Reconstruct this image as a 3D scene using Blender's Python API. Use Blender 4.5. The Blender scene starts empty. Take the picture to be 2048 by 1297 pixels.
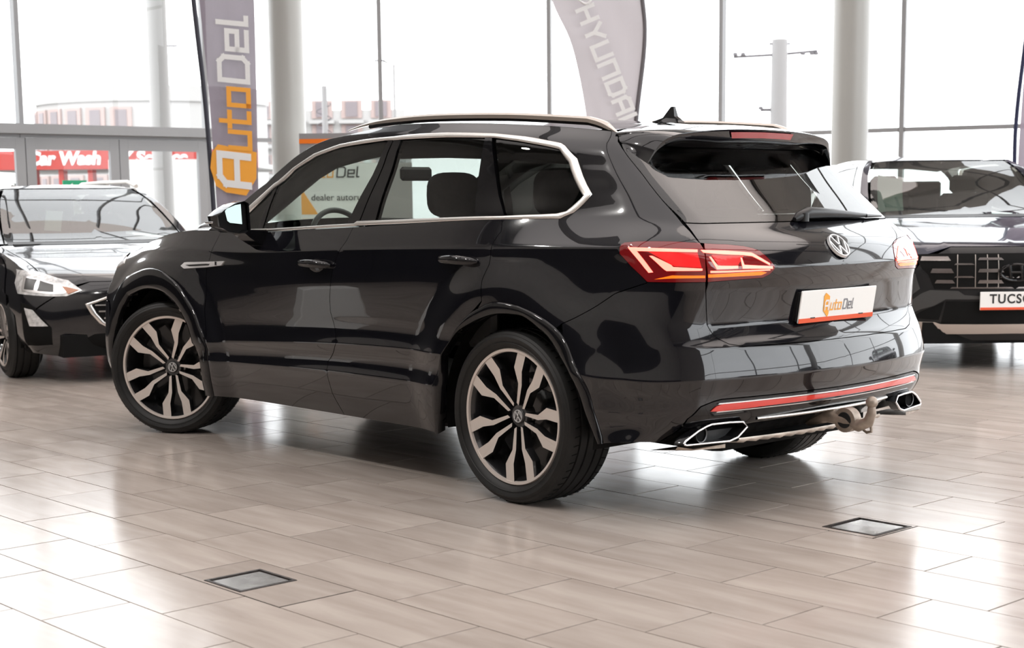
import bpy, bmesh, math, random
import numpy as np
from mathutils import Vector, Matrix
from mathutils.geometry import delaunay_2d_cdt
random.seed(5)
SC = bpy.context.scene
# ------------------------------------------------------------ camera, world, light, exposure
cam_d = bpy.data.cameras.new('camera'); cam = bpy.data.objects.new('camera', cam_d); SC.collection.objects.link(cam); SC.camera = cam
AZ, PI_, RO = -0.74274244, -0.13943331, -0.01067299
CPOS = np.array([-4.80179063, 5.34954961, 1.2997247])
fw = np.array([math.cos(AZ)*math.cos(PI_), math.sin(AZ)*math.cos(PI_), math.sin(PI_)])
rt = np.cross(fw, [0, 0, 1]); rt /= np.linalg.norm(rt); up = np.cross(rt, fw)
r2 = math.cos(RO)*rt + math.sin(RO)*up; u2 = -math.sin(RO)*rt + math.cos(RO)*up
cam.matrix_world = Matrix(((r2[0], u2[0], -fw[0], CPOS[0]), (r2[1], u2[1], -fw[1], CPOS[1]), (r2[2], u2[2], -fw[2], CPOS[2]), (0, 0, 0, 1)))
cam_d.sensor_fit = 'HORIZONTAL'; cam_d.sensor_width = 36.0; cam_d.lens = 36.0*3062.02/2048; cam_d.shift_y = (831.33-648.5)/2048
cam_d.clip_start = .1; cam_d.clip_end = 500
cam_d.dof.use_dof = True; cam_d.dof.focus_distance = 7.1; cam_d.dof.aperture_fstop = 4.5
SC.view_settings.view_transform = 'Standard'; SC.view_settings.look = 'None'; SC.view_settings.gamma = 1.0; SC.view_settings.use_curve_mapping = False
SC.view_settings.exposure = 0.28
w = bpy.data.worlds.new('overcast_sky'); SC.world = w; w.use_nodes = True
nt = w.node_tree; bg = nt.nodes['Background']
tc = nt.nodes.new('ShaderNodeTexCoord'); nz = nt.nodes.new('ShaderNodeTexNoise'); nz.inputs['Scale'].default_value = 1.5; nz.inputs['Detail'].default_value = 4
cr = nt.nodes.new('ShaderNodeValToRGB'); cr.color_ramp.elements[0].color = (.92, .945, 1, 1); cr.color_ramp.elements[1].color = (1, 1, 1, 1)
nt.links.new(tc.outputs['Generated'], nz.inputs['Vector']); nt.links.new(nz.outputs['Fac'], cr.inputs['Fac']); nt.links.new(cr.outputs['Color'], bg.inputs['Color'])
bg.inputs['Strength'].default_value = 3.4
try:
    SC.cycles.max_bounces = 10; SC.cycles.transparent_max_bounces = 16; SC.cycles.glossy_bounces = 6; SC.cycles.diffuse_bounces = 4
    SC.cycles.caustics_reflective = False; SC.cycles.caustics_refractive = False; SC.cycles.use_denoising = True; SC.cycles.sample_clamp_indirect = 8
except Exception: pass
CEIL_H = 10.0
LAMP_W = 120
def area(name, loc, sx, sy, power, rot=(0, 0, 0), col=(1, .97, .93)):
    l = bpy.data.lights.new(name, 'AREA'); l.shape = 'RECTANGLE'; l.size = sx; l.size_y = sy; l.energy = power; l.color = col
    o = bpy.data.objects.new(name, l); o.location = loc; o.rotation_euler = rot; SC.collection.objects.link(o); return o

# ------------------------------------------------------------ helpers
def mat(name, col=(.8, .8, .8), rough=.5, metal=0, spec=.5, coat=0, emit=None, es=0, noise=0, nscale=20, bump=0, alpha=None, coat_r=.02):
    m = bpy.data.materials.new(name); m.use_nodes = True; t = m.node_tree; b = t.nodes['Principled BSDF']
    b.inputs['Base Color'].default_value = (*col, 1); b.inputs['Roughness'].default_value = rough; b.inputs['Metallic'].default_value = metal
    b.inputs['Specular IOR Level'].default_value = spec; b.inputs['Coat Weight'].default_value = coat; b.inputs['Coat Roughness'].default_value = coat_r
    if emit: b.inputs['Emission Color'].default_value = (*emit, 1); b.inputs['Emission Strength'].default_value = es
    if noise or bump:
        c = t.nodes.new('ShaderNodeTexCoord'); n = t.nodes.new('ShaderNodeTexNoise'); n.inputs['Scale'].default_value = nscale; n.inputs['Detail'].default_value = 5
        t.links.new(c.outputs['Object'], n.inputs['Vector'])
        if noise:
            r = t.nodes.new('ShaderNodeValToRGB'); r.color_ramp.elements[0].position = .3; r.color_ramp.elements[1].position = .7
            r.color_ramp.elements[0].color = (*[max(0, x*(1-noise)) for x in col], 1); r.color_ramp.elements[1].color = (*[min(1, x*(1+noise)) for x in col], 1)
            t.links.new(n.outputs['Fac'], r.inputs['Fac']); t.links.new(r.outputs['Color'], b.inputs['Base Color'])
        if bump:
            p = t.nodes.new('ShaderNodeBump'); p.inputs['Strength'].default_value = bump; p.inputs['Distance'].default_value = .01
            t.links.new(n.outputs['Fac'], p.inputs['Height']); t.links.new(p.outputs['Normal'], b.inputs['Normal'])
    return m
def glass(name, tint, ior=1.5, rough=0.0, refl=1.0):
    m = bpy.data.materials.new(name); m.use_nodes = True; t = m.node_tree; t.nodes.clear()
    o = t.nodes.new('ShaderNodeOutputMaterial'); mx = t.nodes.new('ShaderNodeMixShader'); tr = t.nodes.new('ShaderNodeBsdfTransparent'); gl = t.nodes.new('ShaderNodeBsdfGlossy'); fr = t.nodes.new('ShaderNodeFresnel')
    tr.inputs['Color'].default_value = (*tint, 1); gl.inputs['Roughness'].default_value = rough; gl.inputs['Color'].default_value = (refl, refl, refl, 1); fr.inputs['IOR'].default_value = ior
    t.links.new(fr.outputs[0], mx.inputs[0]); t.links.new(tr.outputs[0], mx.inputs[1]); t.links.new(gl.outputs[0], mx.inputs[2]); t.links.new(mx.outputs[0], o.inputs[0])
    return m
M = {}
M['paint'] = mat('deep_black_paint', (.004, .004, .006), .12, 0, .15, 1.0, coat_r=.008); M['paint'].node_tree.nodes['Principled BSDF'].inputs['Coat IOR'].default_value = 1.6
M['gloss'] = mat('gloss_black_trim', (.005, .005, .006), .06, 0, .5)
M['satin'] = mat('satin_black_plastic', (.012, .012, .013), .35, 0, .4, bump=.05, nscale=300)
M['shadow'] = mat('matt_black_underbody', (.004, .004, .004), .8, 0, .2)
M['chrome'] = mat('satin_chrome', (.86, .83, .80), .30, 1, .5)
M['bright'] = mat('bright_chrome', (.93, .93, .94), .22, 1, .5)
M['logo_chrome'] = mat('emblem_silver', (.80, .80, .81), .35, .55, .8)
M['rail'] = mat('brushed_aluminium_rail', (.62, .57, .52), .34, 1, .5)
M['face'] = mat('machined_alloy_face', (.74, .67, .62), .40, .45, .5)
M['rimdark'] = mat('black_alloy_paint', (.012, .012, .013), .22, 0, .5, .5)
M['rimgrey'] = mat('grey_rim_barrel', (.10, .10, .10), .35, .6)
M['tyre'] = mat('tyre_rubber', (.014, .014, .014), .52, 0, .35, noise=.3, nscale=8, bump=.08)
M['disc'] = mat('brake_disc_steel', (.35, .33, .32), .3, 1)
M['gl_dark'] = glass('privacy_tinted_glass', (.30, .31, .30), 1.5)
M['gl_rear'] = glass('rear_tinted_glass', (.36, .38, .36), 1.75)
M['gl_screen'] = glass('coated_windscreen_glass', (.42, .48, .45), 1.8)
M['gl_clear'] = glass('green_tinted_glass', (.80, .88, .84), 1.5)
M['interior'] = mat('dark_cabin_fabric', (.020, .018, .018), .8, noise=.3, nscale=60)
M['cabin_trim'] = mat('dark_cabin_plastic', (.03, .03, .03), .45)
M['headliner'] = mat('grey_headliner', (.10, .095, .09), .9)
M['white'] = mat('white_print', (.85, .85, .85), .4)
M['black'] = mat('black_print', (.01, .01, .01), .5)
M['orange'] = mat('orange_print', (.90, .20, .01), .4)
M['ltorange'] = mat('light_orange_print', (.95, .42, .06), .4)
M['lampwhite'] = mat('clear_lamp_reflector', (.75, .76, .76), .25, .3, .5, .5, noise=.35, nscale=30)
M['redlens'] = mat('red_lamp_lens', (.35, .004, .006), .05, 0, .5, 1.0)
M['darkred'] = mat('dark_red_lamp_lens', (.17, .006, .008), .05, 0, .5, 1.0, emit=(1, .01, .01), es=.025)
M['ledred'] = mat('lit_red_light_strip', (1, .3, .25), .3, emit=(1, .16, .11), es=2.3)
M['glowred'] = mat('glowing_red_reflector', (.6, .01, .01), .2, emit=(1, .01, .012), es=.55, coat=1)
M['amber'] = mat('amber_indicator_strip', (1, .25, .01), .2, emit=(1, .16, .01), es=.55, coat=1)
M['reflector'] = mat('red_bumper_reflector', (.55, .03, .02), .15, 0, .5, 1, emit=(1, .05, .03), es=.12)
M['silver'] = mat('silver_skid_paint', (.60, .53, .47), .4, .5, noise=.25, nscale=14)
M['towiron'] = mat('cast_tow_bar_metal', (.36, .30, .25), .45, .55, noise=.25, nscale=25, bump=.15)
M['platew'] = mat('white_plate', (.88, .88, .86), .35)
M['redprint'] = mat('orange_red_print', (.80, .10, .03), .4)
M['mirror'] = mat('mirror_glass', (.22, .27, .255), .03, 1)
def link(o, parent=None):
    SC.collection.objects.link(o)
    if parent is not None: o.parent = parent
    return o
def mesh_obj(name, verts, faces, m, parent=None, smooth=True, normals=None, mats=None, fmat=None):
    me = bpy.data.meshes.new(name); me.from_pydata([tuple(map(float, v)) for v in verts], [], [tuple(map(int, f)) for f in faces])
    for mm in (mats or [m]): me.materials.append(mm)
    if fmat is not None: me.polygons.foreach_set('material_index', fmat)
    if smooth: me.polygons.foreach_set('use_smooth', [True]*len(me.polygons))
    me.update()
    if normals is not None: me.normals_split_custom_set_from_vertices([tuple(map(float, n)) for n in normals])
    return link(bpy.data.objects.new(name, me), parent)
def tag(o, label=None, cat=None, group=None, kind=None):
    for k, v in (('label', label), ('category', cat), ('group', group), ('kind', kind)):
        if v: o[k] = v
    return o
def empty(name, loc=(0, 0, 0), rz=0, label=None, cat=None, group=None, parent=None):
    o = bpy.data.objects.new(name, None); o.empty_display_size = .2; o.location = loc; o.rotation_euler[2] = rz; link(o, parent); return tag(o, label, cat, group)
def smooth_angle(o, deg=35):
    me = o.data; me.polygons.foreach_set('use_smooth', [True]*len(me.polygons)); bm = bmesh.new(); bm.from_mesh(me); a = math.radians(deg)
    for e in bm.edges: e.smooth = not (len(e.link_faces) == 2 and e.calc_face_angle(0) > a)
    bm.to_mesh(me); bm.free(); return o
class MB:
    """collects primitive shapes, then links them as one mesh object"""
    def __init__(s): s.v = []; s.f = []
    def add(s, v, f): n = len(s.v); s.v += [tuple(p) for p in v]; s.f += [tuple(i+n for i in q) for q in f]; return s
    def box(s, c, d, rz=0, bev=0):
        x, y, z = d[0]/2, d[1]/2, d[2]/2
        if bev <= 0: P = [(a*x, b*y, e*z) for e in (-1, 1) for a, b in ((-1, -1), (1, -1), (1, 1), (-1, 1))]; Fc = [(3, 2, 1, 0), (4, 5, 6, 7), (0, 1, 5, 4), (1, 2, 6, 5), (2, 3, 7, 6), (3, 0, 4, 7)]
        else:
            ring = [(x-bev, y), (-x+bev, y), (-x, y-bev), (-x, -y+bev), (-x+bev, -y), (x-bev, -y), (x, -y+bev), (x, y-bev)]
            ring2 = [(a*(x-bev)/x if abs(a) > 1e-9 else a, b*(y-bev)/y) for a, b in ring]
            P = [(a, b, -z) for a, b in ring2]+[(a, b, -z+bev) for a, b in ring]+[(a, b, z-bev) for a, b in ring]+[(a, b, z) for a, b in ring2]
            Fc = [tuple(range(7, -1, -1)), tuple(range(24, 32))]+[(k*8+i, k*8+(i+1) % 8, k*8+8+(i+1) % 8, k*8+8+i) for k in range(3) for i in range(8)]
        ca, sa = math.cos(rz), math.sin(rz)
        return s.add([(c[0]+p[0]*ca-p[1]*sa, c[1]+p[0]*sa+p[1]*ca, c[2]+p[2]) for p in P], Fc)
    def tube(s, pts, r, n=10, caps=True, flat=1.0):
        pts = [Vector(p) for p in pts]; rs = r if isinstance(r, (list, tuple)) else [r]*len(pts); V = []; F = []; X = None
        for i, p in enumerate(pts):
            t = (pts[min(i+1, len(pts)-1)]-pts[max(i-1, 0)]).normalized()
            if X is None: X = t.orthogonal().normalized()
            X = (X-t*X.dot(t)).normalized(); Y = t.cross(X)
            for k in range(n): a = 2*math.pi*k/n; V.append(p+X*math.cos(a)*rs[i]*flat+Y*math.sin(a)*rs[i])
        for i in range(len(pts)-1):
            for k in range(n): F.append((i*n+k, i*n+(k+1) % n, (i+1)*n+(k+1) % n, (i+1)*n+k))
        if caps: F.append(tuple(range(n-1, -1, -1))); F.append(tuple(range((len(pts)-1)*n, len(pts)*n)))
        return s.add(V, F)
    def lathe(s, prof, n=32, axis='z', c=(0, 0, 0), close=False):
        V = []; F = []; m = len(prof)
        for k in range(n):
            a = 2*math.pi*k/n; ca, sa = math.cos(a), math.sin(a)
            for r, h in prof:
                p = (r*ca, r*sa, h) if axis == 'z' else ((r*sa, h, r*ca) if axis == 'y' else (h, r*ca, r*sa)); V.append((p[0]+c[0], p[1]+c[1], p[2]+c[2]))
        for k in range(n):
            for j in range(m-(0 if close else 1)): a, b = k*m+j, k*m+(j+1) % m; c2, d = ((k+1) % n)*m+(j+1) % m, ((k+1) % n)*m+j; F.append((a, d, c2, b))
        return s.add(V, F)
    def prism(s, poly, h0, h1, fr=None):
        """poly of (a,b); fr maps (a,b,h) to a point"""
        fr = fr or (lambda a, b, h: (a, b, h)); n = len(poly)
        return s.add([fr(a, b, h0) for a, b in poly]+[fr(a, b, h1) for a, b in poly], [tuple(range(n-1, -1, -1)), tuple(range(n, 2*n))]+[(i, (i+1) % n, n+(i+1) % n, n+i) for i in range(n)])
    def sphere(s, c, r, n=16, sc=(1, 1, 1), e=1.0):
        q = lambda t: math.copysign(abs(t)**e, t)
        V = []; F = []; m = n//2
        for i in range(m+1):
            for k in range(n): a, b = math.pi*i/m, 2*math.pi*k/n; V.append((c[0]+r*sc[0]*q(math.sin(a))*q(math.cos(b)), c[1]+r*sc[1]*q(math.sin(a))*q(math.sin(b)), c[2]+r*sc[2]*q(math.cos(a))))
        for i in range(m):
            for k in range(n): F.append((i*n+k, (i+1)*n+k, (i+1)*n+(k+1) % n, i*n+(k+1) % n))
        return s.add(V, F)
    def build(s, name, m, parent=None, smooth=None):
        o = mesh_obj(name, s.v, s.f, m, parent, smooth=False)
        bm = bmesh.new(); bm.from_mesh(o.data); bmesh.ops.remove_doubles(bm, verts=bm.verts, dist=1e-6); bmesh.ops.recalc_face_normals(bm, faces=bm.faces); bm.to_mesh(o.data); bm.free()
        if smooth: smooth_angle(o, smooth)
        return o
def text_mesh(name, txt, size, m, parent=None, extrude=.002, shear=0, bold=0, space=1.0, align='CENTER'):
    c = bpy.data.curves.new(name, 'FONT'); c.body = txt; c.size = size; c.extrude = extrude; c.align_x = align; c.align_y = 'CENTER'; c.shear = shear; c.offset = bold; c.space_character = space
    o = bpy.data.objects.new('tmp', c); SC.collection.objects.link(o); dg = bpy.context.evaluated_depsgraph_get(); dg.update()
    me = bpy.data.meshes.new_from_object(o.evaluated_get(dg)); bpy.data.objects.remove(o); me.name = name; me.materials.clear(); me.materials.append(m)
    return link(bpy.data.objects.new(name, me), parent)
def place(o, origin, X, Y):
    """put o so that its local x,y axes lie along X,Y"""
    X = Vector(X).normalized(); Y = Vector(Y); Y = (Y-X*Y.dot(X)).normalized(); Z = X.cross(Y); o.matrix_local = Matrix(((X[0], Y[0], Z[0], origin[0]), (X[1], Y[1], Z[1], origin[1]), (X[2], Y[2], Z[2], origin[2]), (0, 0, 0, 1))); return o
def copy_tree(o, parent=None):
    c = o.copy(); SC.collection.objects.link(c); c.parent = parent
    for ch in list(o.children): copy_tree(ch, c)
    return c

GLY = {'u': (.6, [[(0, .7), (0, 0), (.6, 0), (.6, .7)]]), 't': (.46, [[(.12, 1), (.12, 0), (.46, 0)], [(-.08, .7), (.46, .7)]]), 'o': (.6, [[(0, 0), (0, .7), (.6, .7), (.6, 0), (0, 0)]]),
 'D': (.78, [[(0, 0), (0, 1), (.62, 1), (.78, .84), (.78, .16), (.62, 0), (0, 0)]]), 'e': (.6, [[(.6, 0), (0, 0), (0, .7), (.6, .7), (.6, .34), (0, .34)]]), 'l': (.2, [[(0, 1), (0, 0), (.2, 0)]]),
 'A': (.8, [[(0, 0), (0, .82), (.18, 1), (.8, 1), (.8, 0)], [(0, .42), (.8, .42)]]), 'H': (.8, [[(0, 0), (0, 1)], [(.8, 0), (.8, 1)], [(0, .5), (.8, .5)]]), 'Y': (.8, [[(0, 1), (.4, .5), (.8, 1)], [(.4, .5), (.4, 0)]]),
 'U': (.8, [[(0, 1), (0, 0), (.8, 0), (.8, 1)]]), 'N': (.8, [[(0, 0), (0, 1), (.8, 1), (.8, 0)]]), 'I': (.0, [[(0, 0), (0, 1)]]), 'a': (.8, [[(0, 0), (0, .8), (.2, 1), (.8, 1), (.8, 0)], [(0, .4), (.8, .4)]])}
def strokes(name, txt, h, m, parent, w=.17, gap=.30, wid=None, shear=.10, z=0, d=.001):
    """square techno lettering, centred on the local origin; h = cap height, wid = total length"""
    b = MB(); x0 = 0; segs = []
    for ch in txt:
        gw, pl_ = GLY[ch]
        for p in pl_: segs += [((p[i][0]+x0, p[i][1]), (p[i+1][0]+x0, p[i+1][1])) for i in range(len(p)-1)]
        x0 += gw+gap+w*.3
    W_ = x0-gap-w*.3; kx = (wid/(W_+w)) if wid else h
    for i, (p, q) in enumerate(segs):
        p, q = Vector(p), Vector(q); t = (q-p).normalized(); n = Vector((-t.y, t.x))*w/2; p, q = p-t*w*.5, q+t*w*.5; dz = z+d*(1+.05*(i % 3))
        P4 = [(c.x-W_/2+shear*(c.y-.5), c.y-.5) for c in (p-n, q-n, q+n, p+n)]
        b.add([(x*kx, y*h, dz) for x, y in P4], [(0, 1, 2, 3)])
    return mesh_obj(name, b.v, b.f, m, parent, smooth=False)

# ------------------------------------------------------------ body surface generator
def nspline(X,Y,x):
    X=np.asarray(X,float);Y=np.asarray(Y,float);n=len(X);h=np.diff(X)
    A=np.zeros((n,n));b=np.zeros(n);A[0,0]=A[-1,-1]=1
    for i in range(1,n-1):
        A[i,i-1]=h[i-1];A[i,i]=2*(h[i-1]+h[i]);A[i,i+1]=h[i];b[i]=6*((Y[i+1]-Y[i])/h[i]-(Y[i]-Y[i-1])/h[i-1])
    M=np.linalg.solve(A,b); x=np.asarray(x,float); i=np.clip(np.searchsorted(X,x)-1,0,n-2)
    xc=np.clip(x,X[0],X[-1]); a=(X[i+1]-xc)/h[i]; c=(xc-X[i])/h[i]
    y=a*Y[i]+c*Y[i+1]+((a**3-a)*M[i]+(c**3-c)*M[i+1])*h[i]**2/6
    sl=(Y[1]-Y[0])/h[0]-h[0]*M[1]/6; sr=(Y[-1]-Y[-2])/h[-1]+h[-1]*M[-2]/6
    return y+np.where(x<X[0],(x-X[0])*sl,0)+np.where(x>X[-1],(x-X[-1])*sr,0)
class Shell:
    # rows: dict(z=[..],y=[..],rear=(xr,zr,yc,bow,xs),front=(xf,zf,yc,bow,xs),c=(side,rear))
    def __init__(S,X,rows,sa,sb,bump=None,NV=8,NS=24,ds=.03):
        S.sa,S.sb=sa,sb
        s=np.concatenate([np.linspace(sa-3,sa-2,NS,endpoint=False),np.linspace(sa-2,sa-1,NS,endpoint=False),np.linspace(sa-1,sa,NS,endpoint=False),
            np.arange(sa,sb,ds),np.linspace(sb,sb+1,NS,endpoint=False),np.linspace(sb+1,sb+2,NS,endpoint=False),np.linspace(sb+2,sb+3,NS+1)])
        S.s=s; K=[]; cf=[]
        for r in rows:
            zf=lambda x:nspline(X,r['z'],x); yf=lambda x:nspline(X,r['y'],x)
            def side(x): x=np.atleast_1d(x).astype(float); return np.stack([x,yf(x),zf(x)],-1)
            def end(q,e,sgn):
                xr,zr,yc,bow,xs=e; out=np.zeros((len(q),3)) # q in 0..3 ; 0-1 side,1-2 corner,2-3 end face
                m=q<=1; x0=sa if sgn<0 else sb; out[m]=side(x0+(xs-x0)*q[m])
                P3=side(xs)[0]; T3=(side(xs+sgn*.01)[0]-P3)/.01
                bw=lambda y: xr-sgn*bow*(y/yc)**2
                P0=np.array([bw(yc),yc,zr]); T0=np.array([-sgn*bow*2/yc,1,0]); T0=T0/np.linalg.norm(T0)
                L=np.linalg.norm(P3-P0); T3=T3/np.linalg.norm(T3)
                ca=.56; dx=abs(P0[0]-P3[0]); dy=abs(P3[1]-P0[1])
                A=P3; B=P3+T3*dx*ca*1.0; Cc=P0+T0*dy*ca*1.0; D=P0
                m=(q>1)&(q<=2); t=(q[m]-1)[:,None]
                out[m]=(1-t)**3*A+3*(1-t)**2*t*B+3*(1-t)*t*t*Cc+t**3*D
                m=q>2; y=yc*(3-q[m]); out[m]=np.stack([bw(y),y,np.full(len(y),zr)],-1)
                return out
            P=np.zeros((len(s),3)); ma=s<sa; mb=s>sb; mm=~(ma|mb)
            P[mm]=side(s[mm]); P[ma]=end(sa-s[ma],r['rear'],-1); P[mb]=end(s[mb]-sb,r['front'],1)
            K.append(P); c=r.get('c',(0,0))
            w=np.clip((sa-.6-s)/1.2,0,1); w=w*w*(3-2*w)
            cf.append(c[0]*(1-w)+c[1]*w)
        K=np.array(K); cf=np.array(cf); n=len(rows)  # K[v,s,3]
        d=np.linalg.norm(np.diff(K,axis=0),axis=2)+1e-6
        mseg=np.diff(K,axis=0)/d[...,None]  # chord slopes
        TL=np.zeros_like(K); TR=np.zeros_like(K)
        for i in range(n):
            if i==0: TL[i]=TR[i]=mseg[0]
            elif i==n-1: TL[i]=TR[i]=mseg[-1]
            else:
                sm=(mseg[i-1]*d[i][:,None]+mseg[i]*d[i-1][:,None])/(d[i]+d[i-1])[:,None]
                TL[i]=TR[i]=sm
        for i in range(1,n-1):
            a=cf[i][:,None]
            TL[i]=(1-a)*TL[i]+a*(1.5*mseg[i-1]-.5*TR[i-1]); TR[i]=(1-a)*TR[i]+a*(1.5*mseg[i]-.5*TL[i+1])
        v=[];T=[]
        for i in range(n-1):
            for j in range(NV):
                t=j/NV; h=d[i][:,None]
                T.append((2*t**3-3*t*t+1)*K[i]+(t**3-2*t*t+t)*h*TR[i]+(-2*t**3+3*t*t)*K[i+1]+(t**3-t*t)*h*TL[i+1]); v.append(i+t)
        T.append(K[-1]); v.append(n-1)
        S.v=np.array(v); S.T=np.array(T)
        if bump: S.T=bump(S.T,S.s,S.v)
        gs=np.gradient(S.T,axis=1); gv=np.gradient(S.T,axis=0)
        N=np.cross(gv,gs); N/= np.linalg.norm(N,axis=2,keepdims=True)+1e-12
        S.N=N
    def ev(S,s,v,A=None):
        A=S.T if A is None else A; s=np.asarray(s,float); v=np.asarray(v,float)
        i=np.clip(np.searchsorted(S.s,s,side='right')-1,0,len(S.s)-2); a=np.clip((s-S.s[i])/(S.s[i+1]-S.s[i]),0,1)[...,None]
        j=np.clip(np.searchsorted(S.v,v,side='right')-1,0,len(S.v)-2); b=np.clip((v-S.v[j])/(S.v[j+1]-S.v[j]),0,1)[...,None]
        return (A[j,i]*(1-a)+A[j,i+1]*a)*(1-b)+(A[j+1,i]*(1-a)+A[j+1,i+1]*a)*b
    def nrm(S,s,v):
        n=S.ev(s,v,S.N); return n/(np.linalg.norm(n,axis=-1,keepdims=True)+1e-12)

# ---- section table of the big car
SX=[-.6,0,.7,1.4,2.1,2.9,3.4]
def R(z,y,rear,front,c=(0,0)): return dict(z=z,y=y,rear=rear,front=front,c=c)
rows=[
R([.33,.265,.255,.26,.262,.27,.30],[0.93,.91,.90,.90,.905,.92,0.93],(-.86,.335,0.7,.06,-.66),(3.77,.30,.62,.2,3.52)),
R([.39,.35,.345,.35,.35,.35,.37],[0.925,.945,.925,.925,.93,.95,0.955],(-.985,.42,.70,.08,-.66),(3.81,.36,.62,.2,3.52)),
R([.455,.475,.477,.478,.462,.45,.45],[0.935,.962,.953,.953,.954,.96,0.965],(-1.01,.458,.72,.09,-.66),(3.83,.44,.62,.2,3.52),(1,0)),
R([.53,.535,.547,.542,.52,.50,.50],[0.94,.962,.943,.943,.949,.96,0.968],(-1.025,.53,.71,.09,-.66),(3.84,.50,.62,.2,3.52)),
R([.592,.612,.627,.612,.575,.54,.55],[0.95,.97,.963,.962,.960,.965,0.97],(-1.055,.594,.71,.10,-.66),(3.84,.55,.62,.2,3.52),(1,1)),
R([.655,.67,.69,.685,.665,.64,.62],[0.94,.965,.953,.951,.955,.965,0.97],(-1.045,.655,.71,.10,-.66),(3.84,.62,.62,.2,3.52)),
R([.73,.75,.77,.77,.75,.74,.72],[0.935,.965,.957,.955,.956,.965,0.968],(-1.03,.717,.70,.10,-.66),(3.83,.70,.62,.2,3.52),(0,1)),
R([.82,.83,.85,.85,.84,.83,.80],[0.93,.965,.961,.959,.957,.962,0.955],(-.965,.80,.68,.075,-.64),(3.81,.78,.62,.2,3.52),(0,1)),
R([.93,.92,.93,.93,.92,.92,.88],[0.905,.965,.964,.961,.957,.955,0.925],(-1.0,.944,0.645,.075,-.62),(3.78,.86,.62,.2,3.52),(0,1)),
R([.985,.985,.99,.985,.975,.98,.94],[0.9,.964,.964,.959,.953,.945,0.9],(-1.02,.985,0.64,.08,-.62),(3.75,.91,.62,.2,3.52)),
R([1.035,1.04,1.035,1.025,1.01,1.01,.98],[0.897,.962,.962,.957,.948,.93,0.87],(-1.035,1.025,0.64,.085,-.62),(3.71,.95,.62,.2,3.52),(0,1)),
R([1.112,1.105,1.09,1.07,1.05,1.055,1.02],[0.9,.958,.96,.955,.944,.912,0.83],(-.985,1.105,.64,.08,-.60),(3.65,.98,.62,.2,3.52),(1,0)),
R([1.22,1.232,1.208,1.182,1.158,1.14,1.06],[0.79,.883,.897,.895,.885,.85,.77],(-.855,1.20,.61,.055,-.52),(3.55,1.0,.55,.16,3.38),(.3,.3)),
R([1.31,1.33,1.32,1.30,1.27,1.24,1.2],[.74,.842,.862,.862,.850,.80,.74],(-.73,1.30,.61,.05,-.44),(3.45,1.1,.55,.16,3.3)),
R([1.42,1.45,1.45,1.43,1.40,1.36,1.3],[.69,.79,.81,.81,.80,.75,.70],(-.585,1.42,.58,.045,-.36),(3.4,1.2,.55,.16,3.28)),
R([1.51,1.56,1.605,1.618,1.59,1.50,1.4],[.64,.735,.742,.742,.735,.70,.65],(-.475,1.52,.54,.04,-.30),(3.35,1.3,.55,.16,3.25)),
R([1.55,1.615,1.66,1.668,1.64,1.55,1.45],[.60,.672,.682,.682,.675,.65,.60],(-.44,1.56,.50,.04,-.28),(3.35,1.35,.55,.16,3.25)),
]
def bump(T,s,v):
    T=T.copy()
    x,y,z=T[...,0],T[...,1],T[...,2]
    for cx,amp,R0 in ((0,.030,.52),(2.904,.034,.52)):
        r=np.sqrt((x-cx)**2+((z-.38)*.98)**2)
        t=np.clip((.70-r)/(.70-R0),0,1); b=t*t*(3-2*t)
        m=(y>.7)&(z<1.05)&(abs(x-cx)<.8)
        side=np.clip((np.abs(T[...,1])-.80)/.1,0,1)
        T[...,1]+=np.where(m,amp*b*side,0)
    return T
BODY = Shell(SX, rows, -.1, 3.2, bump)

# ------------------------------------------------------------ panels cut out of a body surface
def cr_smooth(pts, n=4, closed=False):
    P = [np.array(p, float) for p in pts]; out = []
    for i in range(len(P)-1):
        a = P[max(i-1, 0)]; b = P[i]; c = P[i+1]; d = P[min(i+2, len(P)-1)]
        for k in range(n): t = k/n; out.append(tuple(.5*((2*b)+(-a+c)*t+(2*a-5*b+4*c-d)*t*t+(-a+3*b-3*c+d)*t**3)))
    out.append(tuple(P[-1])); return out
def inside(poly, x, y):
    poly = np.asarray(poly); x0, y0 = poly[:, 0], poly[:, 1]; x1, y1 = np.roll(x0, -1), np.roll(y0, -1); r = np.zeros(len(x), bool)
    for a, b, c, d in zip(x0, y0, x1, y1):
        if b == d: continue
        m = ((b > y) != (d > y)) & (x < (c-a)*(y-b)/(d-b)+a); r ^= m
    return r
def near(poly, x, y, tol):
    r = np.zeros(len(x), bool)
    for (a, b), (c, d) in zip(poly, np.roll(poly, -1, 0)):
        dx, dy = c-a, d-b; L = dx*dx+dy*dy+1e-12; t = np.clip(((x-a)*dx+(y-b)*dy)/L, 0, 1); r |= (x-a-t*dx)**2+(y-b-t*dy)**2 < tol*tol
    return r
VS = .09
def lift(sh, s, v, off): P = sh.ev(s, v); N = sh.nrm(s, v); return P+N*off, N
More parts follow.
